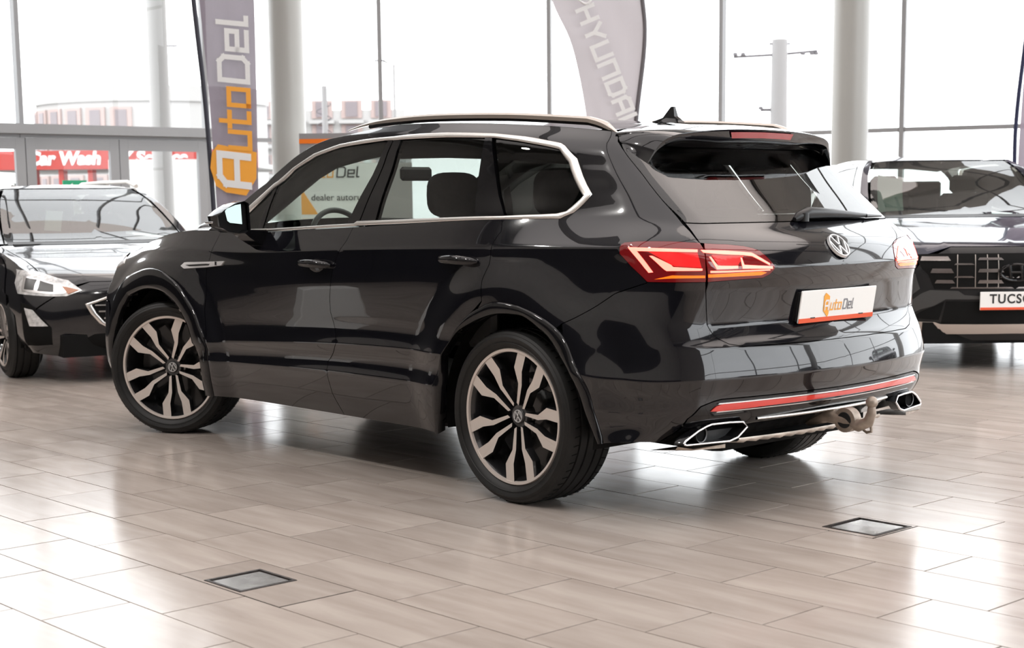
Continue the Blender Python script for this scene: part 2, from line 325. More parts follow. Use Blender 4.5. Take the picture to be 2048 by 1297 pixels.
def panel(name, poly, m, parent, off=0., gap=.0018, skirt=.012, sh=None, both=False, mir=0, dens=1.0, tol=.014, parts=None):
    """poly in (s,v). both: mirrored half welded on (centre pieces). mir=1: build only the mirrored copy."""
    sh = sh or BODY; cen = sh.sa-3; Q = []
    n = len(poly)
    for i in range(n):
        a, b = np.array(poly[i]), np.array(poly[(i+1) % n]); d = np.hypot(b[0]-a[0], (b[1]-a[1])*VS); k = max(1, int(math.ceil(d/(.035*dens))))
        if d < 1e-5: continue
        for j in range(k): Q.append(a+(b-a)*j/k)
    Q = np.array(Q); q = Q*[1, VS]
    ar = .5*np.sum(q[:, 0]*np.roll(q[:, 1], -1)-np.roll(q[:, 0], -1)*q[:, 1])
    if ar < 0: Q = Q[::-1]; q = q[::-1]
    lo, hi = Q.min(0), Q.max(0)
    ss = sh.s[(sh.s > lo[0]) & (sh.s < hi[0])][::max(1, int(dens))]; vv = sh.v[(sh.v > lo[1]) & (sh.v < hi[1])]
    if len(ss) and len(vv):
        g = np.stack(np.meshgrid(ss, vv), -1).reshape(-1, 2); gq = g*[1, VS]; k = inside(q, gq[:, 0], gq[:, 1]) & ~near(q, gq[:, 0], gq[:, 1], tol); g = g[k]
    else: g = np.zeros((0, 2))
    A = np.concatenate([Q, g]); nb = len(Q)
    r = delaunay_2d_cdt([Vector((a, b*VS)) for a, b in A], [(i, (i+1) % nb) for i in range(nb)], [], 1, 1e-7)
    V2 = np.array([(v[0], v[1]/VS) for v in r[0]]); F = [tuple(f) for f in r[2]]
    P, N = lift(sh, V2[:, 0], V2[:, 1], off)
    # boundary loop of the result
    cnt = {}
    for f in F:
        for a, b in zip(f, f[1:]+f[:1]): cnt[(a, b)] = 1
    be = [(a, b) for a, b in cnt if (b, a) not in cnt]
    inn = np.zeros_like(P)
    for a, b in be:
        t = P[b]-P[a]; t /= np.linalg.norm(t)+1e-12
        for i in (a, b): w_ = np.cross(N[i], t); inn[i] += w_
    # faces are counter-clockwise in (s,v): find out whether that faces outward
    f0 = F[len(F)//2]; fl = np.dot(np.cross(P[f0[1]]-P[f0[0]], P[f0[2]]-P[f0[0]]), N[f0[0]]) < 0
    sg = -1 if fl else 1
    oncen = np.abs(V2[:, 0]-cen) < 1e-4 if both else np.zeros(len(V2), bool)
    L = np.linalg.norm(inn, axis=1); k = (L > 1e-6)
    P2 = P.copy(); P2[k] += sg*inn[k]/L[k][:, None]*gap
    if both: P2[oncen, 1] = 0
    verts = list(P2); nrm = list(N); faces = [f[::-1] if fl else f for f in F]
    if skirt:
        mp = {}
        def dupv(i, d):
            kk = (i, d)
            if kk not in mp: mp[kk] = len(verts); verts.append(P2[i]-N[i]*(skirt*d)); nn = -sg*inn[i]/(L[i]+1e-9); nrm.append(nn)
            return mp[kk]
        for a, b in be:
            if oncen[a] and oncen[b]: continue
            f = (b, a); q4 = (dupv(a, 0), dupv(b, 0), dupv(b, 1), dupv(a, 1)); faces.append(q4 if fl else q4[::-1])
    verts = np.array(verts); nrm = np.array(nrm)
    if both:
        n0 = len(verts); verts = np.concatenate([verts, verts*[1, -1, 1]]); nrm = np.concatenate([nrm, nrm*[1, -1, 1]]); faces = faces+[tuple(i+n0 for i in f[::-1]) for f in faces]
    elif mir: verts = verts*[1, -1, 1]; nrm = nrm*[1, -1, 1]; faces = [f[::-1] for f in faces]
    return mesh_obj(name, verts, faces, m, parent, normals=nrm)
def pair(name, poly, m, parent, **k):
    a = panel(name, poly, m, parent, **k); b = panel(name, poly, m, parent, mir=1, **k); return a, b
def ribbon(name, A, B, m, parent, off=.004, closed=True, mir=0, sh=None, thick=.008):
    """strip between two matched (s,v) outlines"""
    sh = sh or BODY; A = np.array(A); B = np.array(B)
    if closed: A = np.vstack([A, A[:1]]); B = np.vstack([B, B[:1]])
    a = []; b = []
    for i in range(len(A)-1):
        for j in range(4): a.append(A[i]+(A[i+1]-A[i])*j/4); b.append(B[i]+(B[i+1]-B[i])*j/4)
    a.append(A[-1]); b.append(B[-1]); a = np.array(a); b = np.array(b); rows_ = []
    for t, o_ in ((0, off-thick), (0, off*.5), (.15, off), (.5, off*1.15), (.85, off), (1, off*.5), (1, off-thick)):
        c = a+(b-a)*t; P, N = lift(sh, c[:, 0], c[:, 1], o_); rows_.append(P)
    V = np.concatenate(rows_); n = len(a)
    if mir: V = V*[1, -1, 1]
    F = [(j*n+i, j*n+i+1, (j+1)*n+i+1, (j+1)*n+i) for j in range(6) for i in range(n-1)]
    o = mesh_obj(name, V, F, m, parent)
    bm = bmesh.new(); bm.from_mesh(o.data); bmesh.ops.recalc_face_normals(bm, faces=bm.faces); bm.to_mesh(o.data); bm.free(); return o
def grid_obj(name, G, m, parent, flip=False):
    G = np.array(G); a, b = G.shape[:2]
    F = [(i*b+j, i*b+j+1, (i+1)*b+j+1, (i+1)*b+j) for i in range(a-1) for j in range(b-1)]
    if flip: F = [f[::-1] for f in F]
    return mesh_obj(name, G.reshape(-1, 3), F, m, parent)

T = {'dlo_out': [(2.081, 11.934), (1.150, 11.955), (1.127, 11.975), (0.640, 11.954), (0.094, 11.918), (-0.385, 11.944), (-0.544, 12.201), (-0.806, 13.007), (-0.568, 14.270), (-0.237, 14.757), (-0.076, 14.881), (0.115, 15.069), (0.319, 15.180), (0.641, 15.142), (1.017, 14.943), (1.228, 14.889), (1.429, 14.795), (1.633, 14.607), (1.803, 14.319), (1.955, 13.943), (2.138, 13.133)],
 'dlo_in': [(2.080, 12.063), (1.156, 12.066), (1.136, 12.156), (0.648, 12.116), (0.101, 12.034), (-0.329, 12.132), (-0.445, 12.232), (-0.679, 12.922), (-0.395, 14.123), (-0.146, 14.575), (-0.007, 14.732), (0.153, 14.868), (0.303, 14.945), (0.623, 14.914), (1.004, 14.832), (1.074, 14.832), (1.420, 14.710), (1.611, 14.536), (1.781, 14.264), (1.943, 13.780), (2.117, 12.868)],
 'fgap': [(2.340, 11.506), (2.383, 9.670), (2.404, 7.902), (2.405, 5.846), (2.381, 4.413), (2.388, 2.894)],
 'mgap': [(1.155, 11.972), (1.169, 11.338), (1.215, 10.330), (1.269, 7.722), (1.284, 6.022), (1.237, 4.075), (1.332, 2.714), (1.323, 1.146), (1.264, 0.117)],
 'rgap': [(0.100, 11.923), (0.076, 11.518), (0.098, 11.117), (0.099, 9.818), (0.127, 8.657), (0.122, 7.474)],
 'archRo': [(0.516, 0.448), (0.459, 2.532), (0.373, 4.538), (0.248, 6.364), (0.105, 7.294), (0.016, 7.484), (-0.119, 7.351), (-0.365, 6.916), (-0.553, 6.147), (-0.681, 4.683), (-0.798, 3.191), (-0.852, 1.805), (-0.917, 0.094)],
 'archRi': [(0.490, 0.292), (0.432, 1.685), (0.403, 3.676), (0.313, 5.414), (0.201, 6.218), (0.096, 6.713), (-0.005, 6.948), (-0.159, 6.919), (-0.306, 6.449), (-0.447, 5.813), (-0.637, 4.055), (-0.725, 2.708), (-0.779, 1.564), (-0.892, 0.000)],
 'archFo': [(3.819, 6.911), (3.617, 7.590), (3.198, 8.080), (3.030, 8.408), (2.890, 8.347), (2.747, 7.802), (2.641, 7.266), (2.552, 6.452), (2.486, 5.767), (2.441, 4.952), (2.396, 4.250), (2.376, 2.556), (2.378, 1.248), (2.420, 0.000)],
 'archFi': [(3.698, 4.502), (3.525, 5.517), (3.304, 6.319), (3.154, 6.777), (3.038, 7.013), (2.924, 6.996), (2.813, 6.811), (2.728, 6.462), (2.648, 5.945), (2.581, 5.213), (2.534, 4.504), (2.453, 2.292), (2.467, 0.624), (2.480, 0.000)],
 'tgs': [(-1.392, 16.000), (-1.450, 15.179), (-1.551, 14.690), (-1.669, 13.767), (-1.721, 12.881), (-1.764, 11.954), (-1.821, 11.651), (-1.883, 11.191), (-1.899, 11.005), (-1.839, 10.025), (-1.895, 7.987), (-1.967, 7.465), (-2.074, 6.871), (-2.117, 6.452), (-2.212, 6.128), (-2.281, 5.959), (-2.519, 5.894), (-3.097, 6.014)],
 'lampL': [(-1.095, 10.983), (-1.111, 11.093), (-1.144, 11.153), (-1.256, 11.191), (-1.430, 11.210), (-1.650, 11.219), (-1.883, 11.191), (-1.899, 11.005), (-1.883, 10.605), (-1.839, 10.025), (-1.861, 8.795), (-1.538, 8.804), (-1.375, 8.825), (-1.310, 8.837), (-1.079, 10.660)],
 'lampR': [(-1.929, 11.176), (-2.138, 11.130), (-2.264, 11.051), (-2.324, 10.968), (-2.374, 10.794), (-2.412, 10.436), (-2.442, 10.051), (-2.438, 9.848), (-2.409, 9.329), (-2.359, 8.998), (-2.142, 8.908), (-1.881, 8.790), (-1.852, 10.025), (-1.891, 10.605), (-1.912, 11.005)],
 'qb': [(-1.335, 8.823), (-1.307, 8.765), (-0.882, 7.605), (-0.569, 6.781)],
 'lamp_led1': [(-1.176, 10.986), (-1.833, 10.923), (-1.823, 10.790), (-1.250, 10.808), (-1.354, 9.636), (-1.315, 9.588)],
 'lamp_led2': [(-1.350, 10.582), (-1.379, 10.586), (-1.522, 10.178), (-1.535, 10.076), (-1.804, 10.024), (-1.803, 9.880), (-1.472, 9.778), (-1.447, 9.924)],
 'lamp_led3': [(-1.863, 10.906), (-2.113, 10.852), (-2.298, 10.712), (-2.324, 10.585), (-2.407, 10.163), (-2.398, 10.095), (-2.292, 10.539), (-2.229, 10.606), (-1.879, 10.769)],
 'lamp_led4': [(-1.920, 10.571), (-1.938, 10.571), (-1.968, 10.152), (-2.157, 10.119), (-2.150, 10.005), (-1.945, 9.983)],
 'lamp_led5': [(-2.198, 10.492), (-2.208, 10.483), (-2.205, 10.149), (-2.419, 10.036), (-2.419, 9.883), (-2.183, 9.980)],
 'lamp_led6': [(-1.883, 9.867), (-2.398, 9.849), (-2.400, 9.734), (-1.887, 9.672)],
 'lamp_amb1': [(-1.371, 9.049), (-1.526, 9.410), (-1.838, 9.424), (-1.843, 9.195), (-1.530, 9.154)],
 'lamp_amb2': [(-1.867, 9.531), (-2.331, 9.657), (-2.379, 9.541), (-2.338, 9.299), (-1.873, 9.234)],
 'lamp_red1': [(-1.353, 10.798), (-1.818, 10.733), (-1.799, 10.062), (-1.543, 10.118)],
 'lamp_red2': [(-1.950, 10.648), (-2.226, 10.563), (-2.160, 10.160), (-1.981, 10.186)]}
# ------------------------------------------------------------ the big black car
def mirror_list(n, fn):
    return [fn(i) for i in range(n)]
def logo_disc(name, r, parent, m1, m2, d=.006):
    """round emblem: ring, V over W; local x right, y up, z out"""
    b = MB(); b.lathe([(r*.86, 0), (r*.88, d), (r*.97, d), (r, 0)], 40, 'z')
    def bar(p, q, wd):
        p, q = Vector(p), Vector(q); t = (q-p).normalized(); nn = Vector((-t.y, t.x))*wd/2
        b.prism([(p+nn)[:2], (p-nn)[:2], (q-nn)[:2], (q+nn)[:2]], 0, d)
    k = r; wd = .13*k
    bar((-.42*k, .80*k), (-.05*k, .07*k), wd); bar((.42*k, .80*k), (.05*k, .07*k), wd)
    bar((-.82*k, .38*k), (-.36*k, -.78*k), wd); bar((.82*k, .38*k), (.36*k, -.78*k), wd); bar((-.36*k, -.78*k), (-.02*k, -.04*k), wd); bar((.36*k, -.78*k), (.02*k, -.04*k), wd)
    o = b.build(name, m1, parent, 30)
    if m2: g = MB().lathe([(0, .001), (r*.9, .001), (r*.98, -.002)], 32, 'z').build('emblem_back', m2, o, 30)
    return o
def make_wheel(parent, loc, side, steer=0, roll=0, R_=.380, W_=.285, rim_r=.296, name='wheel', plain=False):
    """side=+1: outer face towards +y. local origin at the hub centre"""
    b = MB(); yo = .118
    prof = [(.070, yo-.075), (.10, yo-.10), (rim_r-.035, yo-.105), (rim_r-.03, yo-.02), (rim_r-.016, yo-.012), (rim_r-.012, yo), (rim_r-.001, yo+.003), (rim_r+.004, yo-.006), (rim_r+.002, -.12), (rim_r-.02, -.13), (rim_r-.03, yo-.11)]
    prof = [(.0, yo-.16), (rim_r-.045, yo-.15), (rim_r-.036, yo-.12), (rim_r-.03, yo-.03), (rim_r-.014, yo-.008)]
    b.lathe(prof, 64, 'y'); b.lathe([(rim_r-.02, yo-.02), (rim_r-.02, -.13), (rim_r, -.14), (rim_r+.004, yo-.02)], 48, 'y')
    wheel = b.build(name, M['rimdark'], parent, 40)
    wheel.matrix_local = Matrix.Translation(loc) @ Matrix.Rotation(steer, 4, 'Z') @ (Matrix.Rotation(math.pi, 4, 'Z') if side < 0 else Matrix.Identity(4)) @ Matrix.Rotation(roll, 4, 'Y')
    MB().lathe([(rim_r-.016, yo-.010), (rim_r-.013, yo), (rim_r-.002, yo+.002), (rim_r+.003, yo-.008)], 80, 'y').build('rim_lip', M['face'], wheel, 50)
    # tyre
    h = W_/2; pr = [(rim_r-.002, yo-.012), (rim_r+.008, yo+.004), (rim_r+.030, h-.006), (rim_r+.05, h), (R_-.03, h-.004), (R_-.012, h-.016), (R_-.003, h-.034)]
    gw = .0045; gs = [.088, .046, .004, -.038, -.08] if False else [.075, .028, -.028, -.075]
    for g in gs: pr += [(R_-.0005, g+gw+.001), (R_-.009, g+gw-.001), (R_-.009, g-gw+.001), (R_-.0005, g-gw-.001)]
    pr += [(R_-.003, -h+.034), (R_-.012, -h+.016), (R_-.03, -h+.004), (R_-.06, -h), (rim_r+.01, -h+.03), (rim_r-.01, -h+.04)]
    ty = MB().lathe(pr, 120, 'y').build('tyre', M['tyre'], wheel, 28)
    if not plain:
        sp = MB()
        for k in range(60):
            a = 2*math.pi*k/60; c_, s_ = math.cos(a), math.sin(a)
            for y0, y1 in ((h-.034, h-.062), (-h+.034, -h+.062)):
                w_ = .0016; sl = .10
                pts = [(R_+.0006, y0, -w_), (R_+.0006, y0, w_), (R_+.0010, y1, w_+.006), (R_+.0010, y1, -w_+.006)]
                sp.add([(r*math.sin(a+t/R_), y, r*math.cos(a+t/R_)) for r, y, t in pts]+[((r-.002)*math.sin(a+t/R_), y, (r-.002)*math.cos(a+t/R_)) for r, y, t in pts], [(0, 1, 2, 3), (7, 6, 5, 4), (0, 4, 5, 1), (1, 5, 6, 2), (2, 6, 7, 3), (3, 7, 4, 0)])
        tag(sp.build('tread_sipes', M['shadow'], wheel), kind='stuff')
        for r_, t_ in ((rim_r+.026, .0012), (R_-.022, .001)):
            MB().lathe([(r_-.002, h-.003 if r_ < .33 else h-.008), (r_, h-.0005 if r_ < .33 else h-.0075), (r_+.002, h-.003 if r_ < .33 else h-.009)], 80, 'y').build('sidewall_ridge', M['tyre'], wheel, 60)
        MB().lathe([(.05, yo-.165), (.185, yo-.165), (.185, yo-.19), (.05, yo-.19)], 48, 'y').build('brake_disc', M['disc'], wheel, 40)
    out = [(.013, .046), (.019, .144), (.037, .203), (.041, rim_r-.012), (.064, rim_r-.008-.007), (.089, rim_r-.026), (.086, .198), (.041, .142), (.027, .052)]
    def depth(r): return yo-.003-.040*(1-min(1, r/rim_r))**1.5
    def spoke(k, sg):
        A = 2*math.pi*k/5; V = []; F = []; n = len(out)
        def pt(t, r, dy, sc_=1.0):
            t = t*sg; x = math.sin(A)*r+math.cos(A)*t; z = math.cos(A)*r-math.sin(A)*t; return (x, depth(math.hypot(r, t))-dy, z)
        cx = sum(o_[0] for o_ in out)/n
        for t, r in out: V.append(pt(t, r, 0))
        for t, r in out: c_ = .034 if r < .17 else .06; V.append(pt(t+(c_-t)*-.18 if t > c_ else t-(c_-t)*.10, r, .012))
        for t, r in out: V.append(pt(t, r, .045))
        F.append(tuple(range(n)))
        for l in range(2):
            for i in range(n): F.append((l*n+i, l*n+(i+1) % n, (l+1)*n+(i+1) % n, (l+1)*n+i))
        o = mesh_obj('spoke', V, F, None, wheel, smooth=False, mats=[M['face'], M['rimdark']], fmat=[0]+[1]*(2*n))
        bm = bmesh.new(); bm.from_mesh(o.data); bmesh.ops.recalc_face_normals(bm, faces=bm.faces); bm.to_mesh(o.data); bm.free()
        # bright chamfer along the inner edge near the hub
        return o
    for k in range(5):
        for sg in (1, -1): spoke(k, sg)
        # u-shaped bridge near the hub
    hb = MB()
    hb.lathe([(0, yo-.050), (.048, yo-.046), (.056, yo-.060), (.058, yo-.09)], 30, 'y')
    hb.build('hub', M['rimgrey'], wheel, 30)
    cp = MB().lathe([(0, yo-.036), (.030, yo-.038), (.033, yo-.043), (.033, yo-.052)], 36, 'y').build('centre_cap', M['rimgrey'], wheel, 30)
    lg = logo_disc('emblem', .028, wheel, M['logo_chrome'], None, .003)
    lg.matrix_local = Matrix(((-1, 0, 0, 0), (0, 0, 1, yo-.0375), (0, 1, 0, 0), (0, 0, 0, 1)))
    nt_ = MB()
    for k in range(5):
        a = 2*math.pi*(k)/5; nt_.lathe([(0, yo-.066), (.009, yo-.066), (.010, yo-.08)], 6, 'y', (math.sin(a)*.060, 0, math.cos(a)*.060))
    tag(nt_.build('wheel_bolts', M['disc'], wheel, 30), kind='stuff')
    return wheel

car = empty('suv_car', (0, 0, 0), 0, 'large glossy black estate car with lit red tail lamps and tow hook, nearest the viewer', 'car')
tip_o = [(2.25, 12.7), (2.36, 12.25), (2.37, 11.97)]; tip_i = [(2.22, 12.45), (2.30, 12.2), (2.30, 12.08)]
dlo = T['dlo_out']; dli = T['dlo_in']; SG = dlo[0:1]
TOPY = [(1.05, 16), (1.25, 15.65), (1.45, 15.15), (1.65, 14.87), (1.81, 14.57), (1.97, 14.21), (2.1, 13.8), (2.2, 13.4), (2.3, 12.95), (2.42, 12.4), (2.5, 12.02)]
archRo = cr_smooth([(.53, 0)]+[tuple(p) for p in T['archRo']], 3); archRi = cr_smooth([(.50, 0)]+[tuple(p) for p in T['archRi'][1:-1]]+[(-.87, 0)], 3)
archRo = [p for p in archRo if p[1] >= 0]+[(-.91, 0)]
Fo = [(4.03, 0), (4.02, 2.0), (3.98, 3.8), (3.88, 5.6)]+[tuple(p) for p in T['archFo'][1:-1]]+[(2.40, 0)]
Fi = [(3.86, 0), (3.86, 1.6), (3.80, 3.2)]+[tuple(p) for p in T['archFi'][:-1]]+[(2.48, 0)]
archFo = cr_smooth(Fo, 3); archFi = cr_smooth(Fi, 3)
def upto(L, f): return [p for p in L if f(p)]
fg = [(2.36, 11.9)]+[tuple(p) for p in T['fgap'][1:-1]]+[(2.40, 2.9)]
mg = [(1.155, 11.93)]+cr_smooth([tuple(p) for p in T['mgap'][1:-1]], 2)+[(1.264, 0)]
rg = [(.098, 11.92)]+cr_smooth([tuple(p) for p in T['rgap'][1:]], 2)
iR = min(range(len(archRo)), key=lambda i: abs(archRo[i][0]-.131)+abs(archRo[i][1]-7.2)*.1)
tgs = [tuple(p) for p in T['tgs']]
P = M['paint']
# body side, both sides
def resamp(L, n):
    P_ = np.array(L); d = np.r_[0, np.cumsum(np.hypot(np.diff(P_[:, 0]), np.diff(P_[:, 1])*VS))]; t = np.linspace(0, d[-1], n); return np.stack([np.interp(t, d, P_[:, 0]), np.interp(t, d, P_[:, 1])], -1)
def doors(mir):
    k = dict(mir=mir)
    fd = panel('front_door', fg+[(2.40, 1.3), (2.40, 0)]+mg[::-1]+[(2.08, 11.93)], P, car, **k)
    rd = panel('rear_door', mg+archRo[:iR]+rg[::-1]+[(.64, 11.95)], P, car, **k)
    af = [p for p in archFo if p[0] > 2.405 or p[1] > 2.9]
    panel('front_fender', [(2.40, 12)]+[(s_, 12) for s_ in (2.8, 3.2, 3.6, 4.2, 4.7)]+[(4.7, 9), (4.55, 7.0), (4.05, 6.2)]+[p for p in archFo if p[0] < 3.9 and p[1] > 3.0][0:]+fg[::-1][0:], P, car, **k)
    panel('front_bumper', [(6.2, 0), (6.2, 9.0), (4.7, 8.9), (4.56, 6.9), (4.07, 6.1)]+[p for p in archFo if p[0] >= 3.9][::-1], P, car, **k)
    quarter = rg+archRo[iR:]
    q_end = (-.50, 6.35)
    arc = [p for p in archRo[iR:] if p[1] > 6.45]
    tail = [tuple(p) for p in T['qb'][::-1]][0:]
    lampe = [tuple(p) for p in T['lampL']]
    qp = rg+arc+[(-.554, 6.72)]+tail[1:3]+[(-1.31, 8.837), (-1.079, 10.66)]+lampe[0:7]+[p for p in tgs[::-1] if 11.3 < p[1] < 15.5]+[(-1.40, 16), (-.9, 16)]+TOPY+[(2.40, 11.98)]
    qp += (tip_o[::-1]+[tuple(p) for p in dlo[::-1]])[0:len(tip_o)+len(dlo)-4]
    qo = panel('body_side_frame', qp, P, car, **k)
    for o_, i_ in ((archFo, archFi), (archRo, archRi)): ribbon('wheel_arch_trim', resamp(o_, 56), resamp(i_, 56), M['gloss'], car, off=.009, closed=False, mir=mir, thick=.045)
    # chrome window surround
    ribbon('window_chrome', list(dlo)+tip_o, list(dli)+tip_i, M['chrome'], car, off=.006, mir=mir)
    # greenhouse cells
    D = [tuple(p) for p in dli]+tip_i
    bot = [(2.30, 12.08), (2.08, 12.06), (1.156, 12.07), (.648, 12.08), (.101, 12.06), (-.33, 12.12), (-.445, 12.23)]
    top = [(2.30, 12.2), (2.22, 12.45), (2.117, 12.868), (1.943, 13.78), (1.781, 14.264), (1.611, 14.536), (1.42, 14.71), (1.074, 14.84), (.623, 14.91), (.303, 14.93), (.153, 14.868), (-.007, 14.732), (-.146, 14.575), (-.395, 14.123), (-.62, 13.2)]
    def tv(s_): return float(np.interp(-s_, [-p[0] for p in top], [p[1] for p in top]))
    def bv(s_): return float(np.interp(-s_, [-p[0] for p in bot], [p[1] for p in bot]))
    def cell(a, b):
        """a front divider (s_top,s_bot), b rear divider"""
        tp = [p for p in top if b[0] < p[0] < a[0]]; bt = [p for p in bot if b[1] < p[0] < a[1]]
        return [(a[1], bv(a[1])), (a[0], tv(a[0]))]+tp+[(b[0], tv(b[0])), (b[1], bv(b[1]))]+bt[::-1]
    gk = dict(mir=mir, gap=-.001, skirt=0, off=-.006)
    panel('quarter_light_glass', [(2.28, 12.1), (2.2, 12.5), (2.117, 12.868), (1.945, 13.78), (2.0, 12.07)], M['gl_clear'], fd, **gk)
    panel('window_divider', [(1.945, 13.79), (1.922, 13.86), (1.965, 12.07), (2.01, 12.07)], M['gloss'], fd, off=-.002, gap=0, skirt=.02, mir=mir)
    panel('window_glass', cell((1.922, 1.965), (1.051, 1.215)), M['gl_clear'], fd, **gk)
    panel('window_pillar', cell((1.051, 1.215), (1.015, 1.121)), M['gloss'], fd, off=.001, gap=.001, skirt=.03, mir=mir)
    panel('window_pillar', cell((1.008, 1.115), (.954, .994)), M['gloss'], rd, off=.001, gap=.001, skirt=.03, mir=mir)
    panel('window_glass', cell((.954, .994), (.362, .277)), M['gl_dark'], rd, **gk)
    panel('window_pillar', cell((.362, .277), (.315, .093)), M['gloss'], rd, off=.001, gap=.001, skirt=.03, mir=mir)
    panel('quarter_window_glass', cell((.293, .083), (-.62, -.445))[:-1]+[(-.66, 12.9), (-.50, 12.32)][::1]+[(-.329, 12.13)], M['gl_dark'], qo, **gk)
    # tail lamp on the body corner
    la = panel('tail_lamp', lampe, M['darkred'], car, off=.002, gap=.001, **k)
    for nm in ('led1', 'led2'): panel('light_strip', [tuple(p) for p in T['lamp_'+nm]], M['ledred'], la, off=.0045, gap=0, skirt=.002, tol=.004, dens=.5, **k)
    panel('glowing_reflector', [tuple(p) for p in T['lamp_red1']], M['glowred'], la, off=.0035, gap=0, skirt=.001, tol=.004, dens=.5, **k)
    panel('indicator_strip', [tuple(p) for p in T['lamp_amb1']], M['amber'], la, off=.004, gap=0, skirt=.002, tol=.004, dens=.5, **k)
    return fd, rd
FD, RD = doors(0); FD2, RD2 = doors(1)
# headlamps (wrap round the front corner)
for mi in (0, 1):
    hl = panel('headlamp', [(3.95, 9.4), (4.15, 10.9), (4.7, 11.3), (5.4, 10.6), (5.3, 9.0), (4.6, 8.4)], M['bright'], car, off=.004, mir=mi)
# rear bumper, valance, tailgate, glass
rq = [tuple(p) for p in T['qb'][::-1]]
bumpL = [(-.554, 6.72)]+rq[1:3]+[(-1.31, 8.83), (-1.375, 8.825), (-1.538, 8.804), (-1.861, 8.795)]+[(-1.895, 7.987), (-1.967, 7.465), (-2.06, 6.9), (-2.117, 6.452), (-2.19, 6.14), (-2.30, 5.97), (-3.1, 5.97)]
bumpL += [(-3.1, 2.72), (-2.55, 2.74), (-2.149, 2.76), (-1.95, 2.45), (-1.80, 1.6), (-1.66, 0), (-.91, 0)]+[p for p in archRo[::-1] if p[0] < -.50]
rb = panel('rear_bumper', bumpL, P, car, both=True)
va = panel('lower_valance', [(-3.1, 2.70), (-2.55, 2.72), (-2.155, 2.74), (-1.96, 2.43), (-1.81, 1.58), (-1.70, 0), (-3.1, 0)], M['gloss'], car, off=-.002, both=True)
rf = panel('bumper_reflector', [(-3.1, 2.44), (-2.5, 2.48), (-2.164, 2.488), (-2.13, 2.40), (-2.095, 2.13), (-2.16, 2.10), (-2.5, 2.16), (-3.1, 2.19)], M['reflector'], rb, off=.003, gap=0, skirt=.004, both=True)
for a_, b_ in ((2.56, 2.50), (2.10, 2.05)): panel('reflector_trim', [(-3.1, a_-.02), (-2.5, a_), (-2.14, a_), (-2.13, b_), (-2.5, b_), (-3.1, b_-.02)], M['bright'], rb, off=.0045, gap=0, skirt=.004, both=True, tol=.003)
tgp = [(-1.80, 12.0), (-1.842, 11.65), (-1.887, 11.2)]+[tuple(p) for p in T['lampR']][0:12]+[(-1.885, 8.79), (-1.895, 7.987), (-1.967, 7.465), (-2.06, 6.9), (-2.117, 6.452), (-2.19, 6.14), (-2.30, 5.97), (-3.1, 5.97), (-3.1, 12.0)]
tg = panel('tailgate', tgp, P, car, both=True)
for mi in (0, 1):
    k = dict(mir=mi)
    la = panel('tail_lamp', [tuple(p) for p in T['lampR']], M['darkred'], tg, off=.002, gap=.001, **k)
    for nm in ('led3', 'led4', 'led5', 'led6'): panel('light_strip', [tuple(p) for p in T['lamp_'+nm]], M['ledred'], tg, off=.0045, gap=0, skirt=.002, tol=.004, dens=.5, **k)
    panel('glowing_reflector', [tuple(p) for p in T['lamp_red2']], M['glowred'], tg, off=.0035, gap=0, skirt=.001, tol=.004, dens=.5, **k)
    panel('indicator_strip', [tuple(p) for p in T['lamp_amb2']], M['amber'], tg, off=.004, gap=0, skirt=.002, tol=.004, dens=.5, **k)
rgp = [(-1.80, 12.02)]+[p for p in tgs[::-1] if 12.2 < p[1] < 15.0]+[(-1.52, 15.0), (-3.1, 15.0), (-3.1, 12.02)]
rglass = panel('rear_window_glass', rgp, M['gl_rear'], car, off=.001, gap=.001, skirt=.008, both=True)
# black printed border behind the rear glass
panel('glass_border', [(-1.80, 12.02), (-1.777, 12.9), (-1.718, 13.775), (-1.588, 14.699), (-1.52, 15.0), (-1.9, 15.0), (-1.96, 14.6), (-2.02, 13.8), (-2.07, 12.9), (-2.08, 12.4), (-2.25, 12.28), (-3.1, 12.25), (-3.1, 12.02)], M['black'], rglass, off=-.004, skirt=0, both=True)
panel('glass_border', [(-1.9, 15.0), (-1.96, 14.7), (-3.1, 14.85), (-3.1, 15.0)], M['black'], rglass, off=-.004, skirt=0, both=True)
# roof, windscreen, bonnet
def r16(s_): return BODY.ev(s_, 16.0)
def crown(u_): return 1-abs(u_)**2.3
G = []
for s_ in np.linspace(-1.15, 1.05, 40):
    e = r16(s_); h = .030+.012*min(1, max(0, (s_+.2))); G.append([(e[0], e[1]*u_, e[2]+h*crown(u_)) for u_ in np.linspace(-1, 1, 25)])
roof = grid_obj('roof', G, M['gloss'], car)
G2 = [[(p[0], p[1]*.93, p[2]-.035) for p in row] for row in G[::4]]; G2 = [r[::4] for r in G2]
grid_obj('headliner', G2, M['headliner'], car, True)
G = []
ws = cr_smooth(TOPY, 4)
for i, (s_, v_) in enumerate(ws):
    e = BODY.ev(s_, v_); t = i/(len(ws)-1); b_ = .13*math.sin(min(1, t*1.4)*math.pi/2); hh = .042*(1-t)+.01
    G.append([(e[0]+b_*crown(u_), e[1]*u_, e[2]+hh*crown(u_)) for u_ in np.linspace(-1, 1, 21)])
wsc = grid_obj('windscreen', G, M['gl_clear'], car)
for j0, j1 in ((0, 2), (18, 20)): grid_obj('windscreen_border', [[(p[0]-.03, p[1]*.985, p[2]-.025) for p in r_[j0:j1+1]] for r_ in G], M['headliner'], wsc)
grid_obj('windscreen_border', [[(p[0]-.03, p[1], p[2]-.035) for p in r_[2:19]] for r_ in G[:9]], M['headliner'], wsc)
G = []
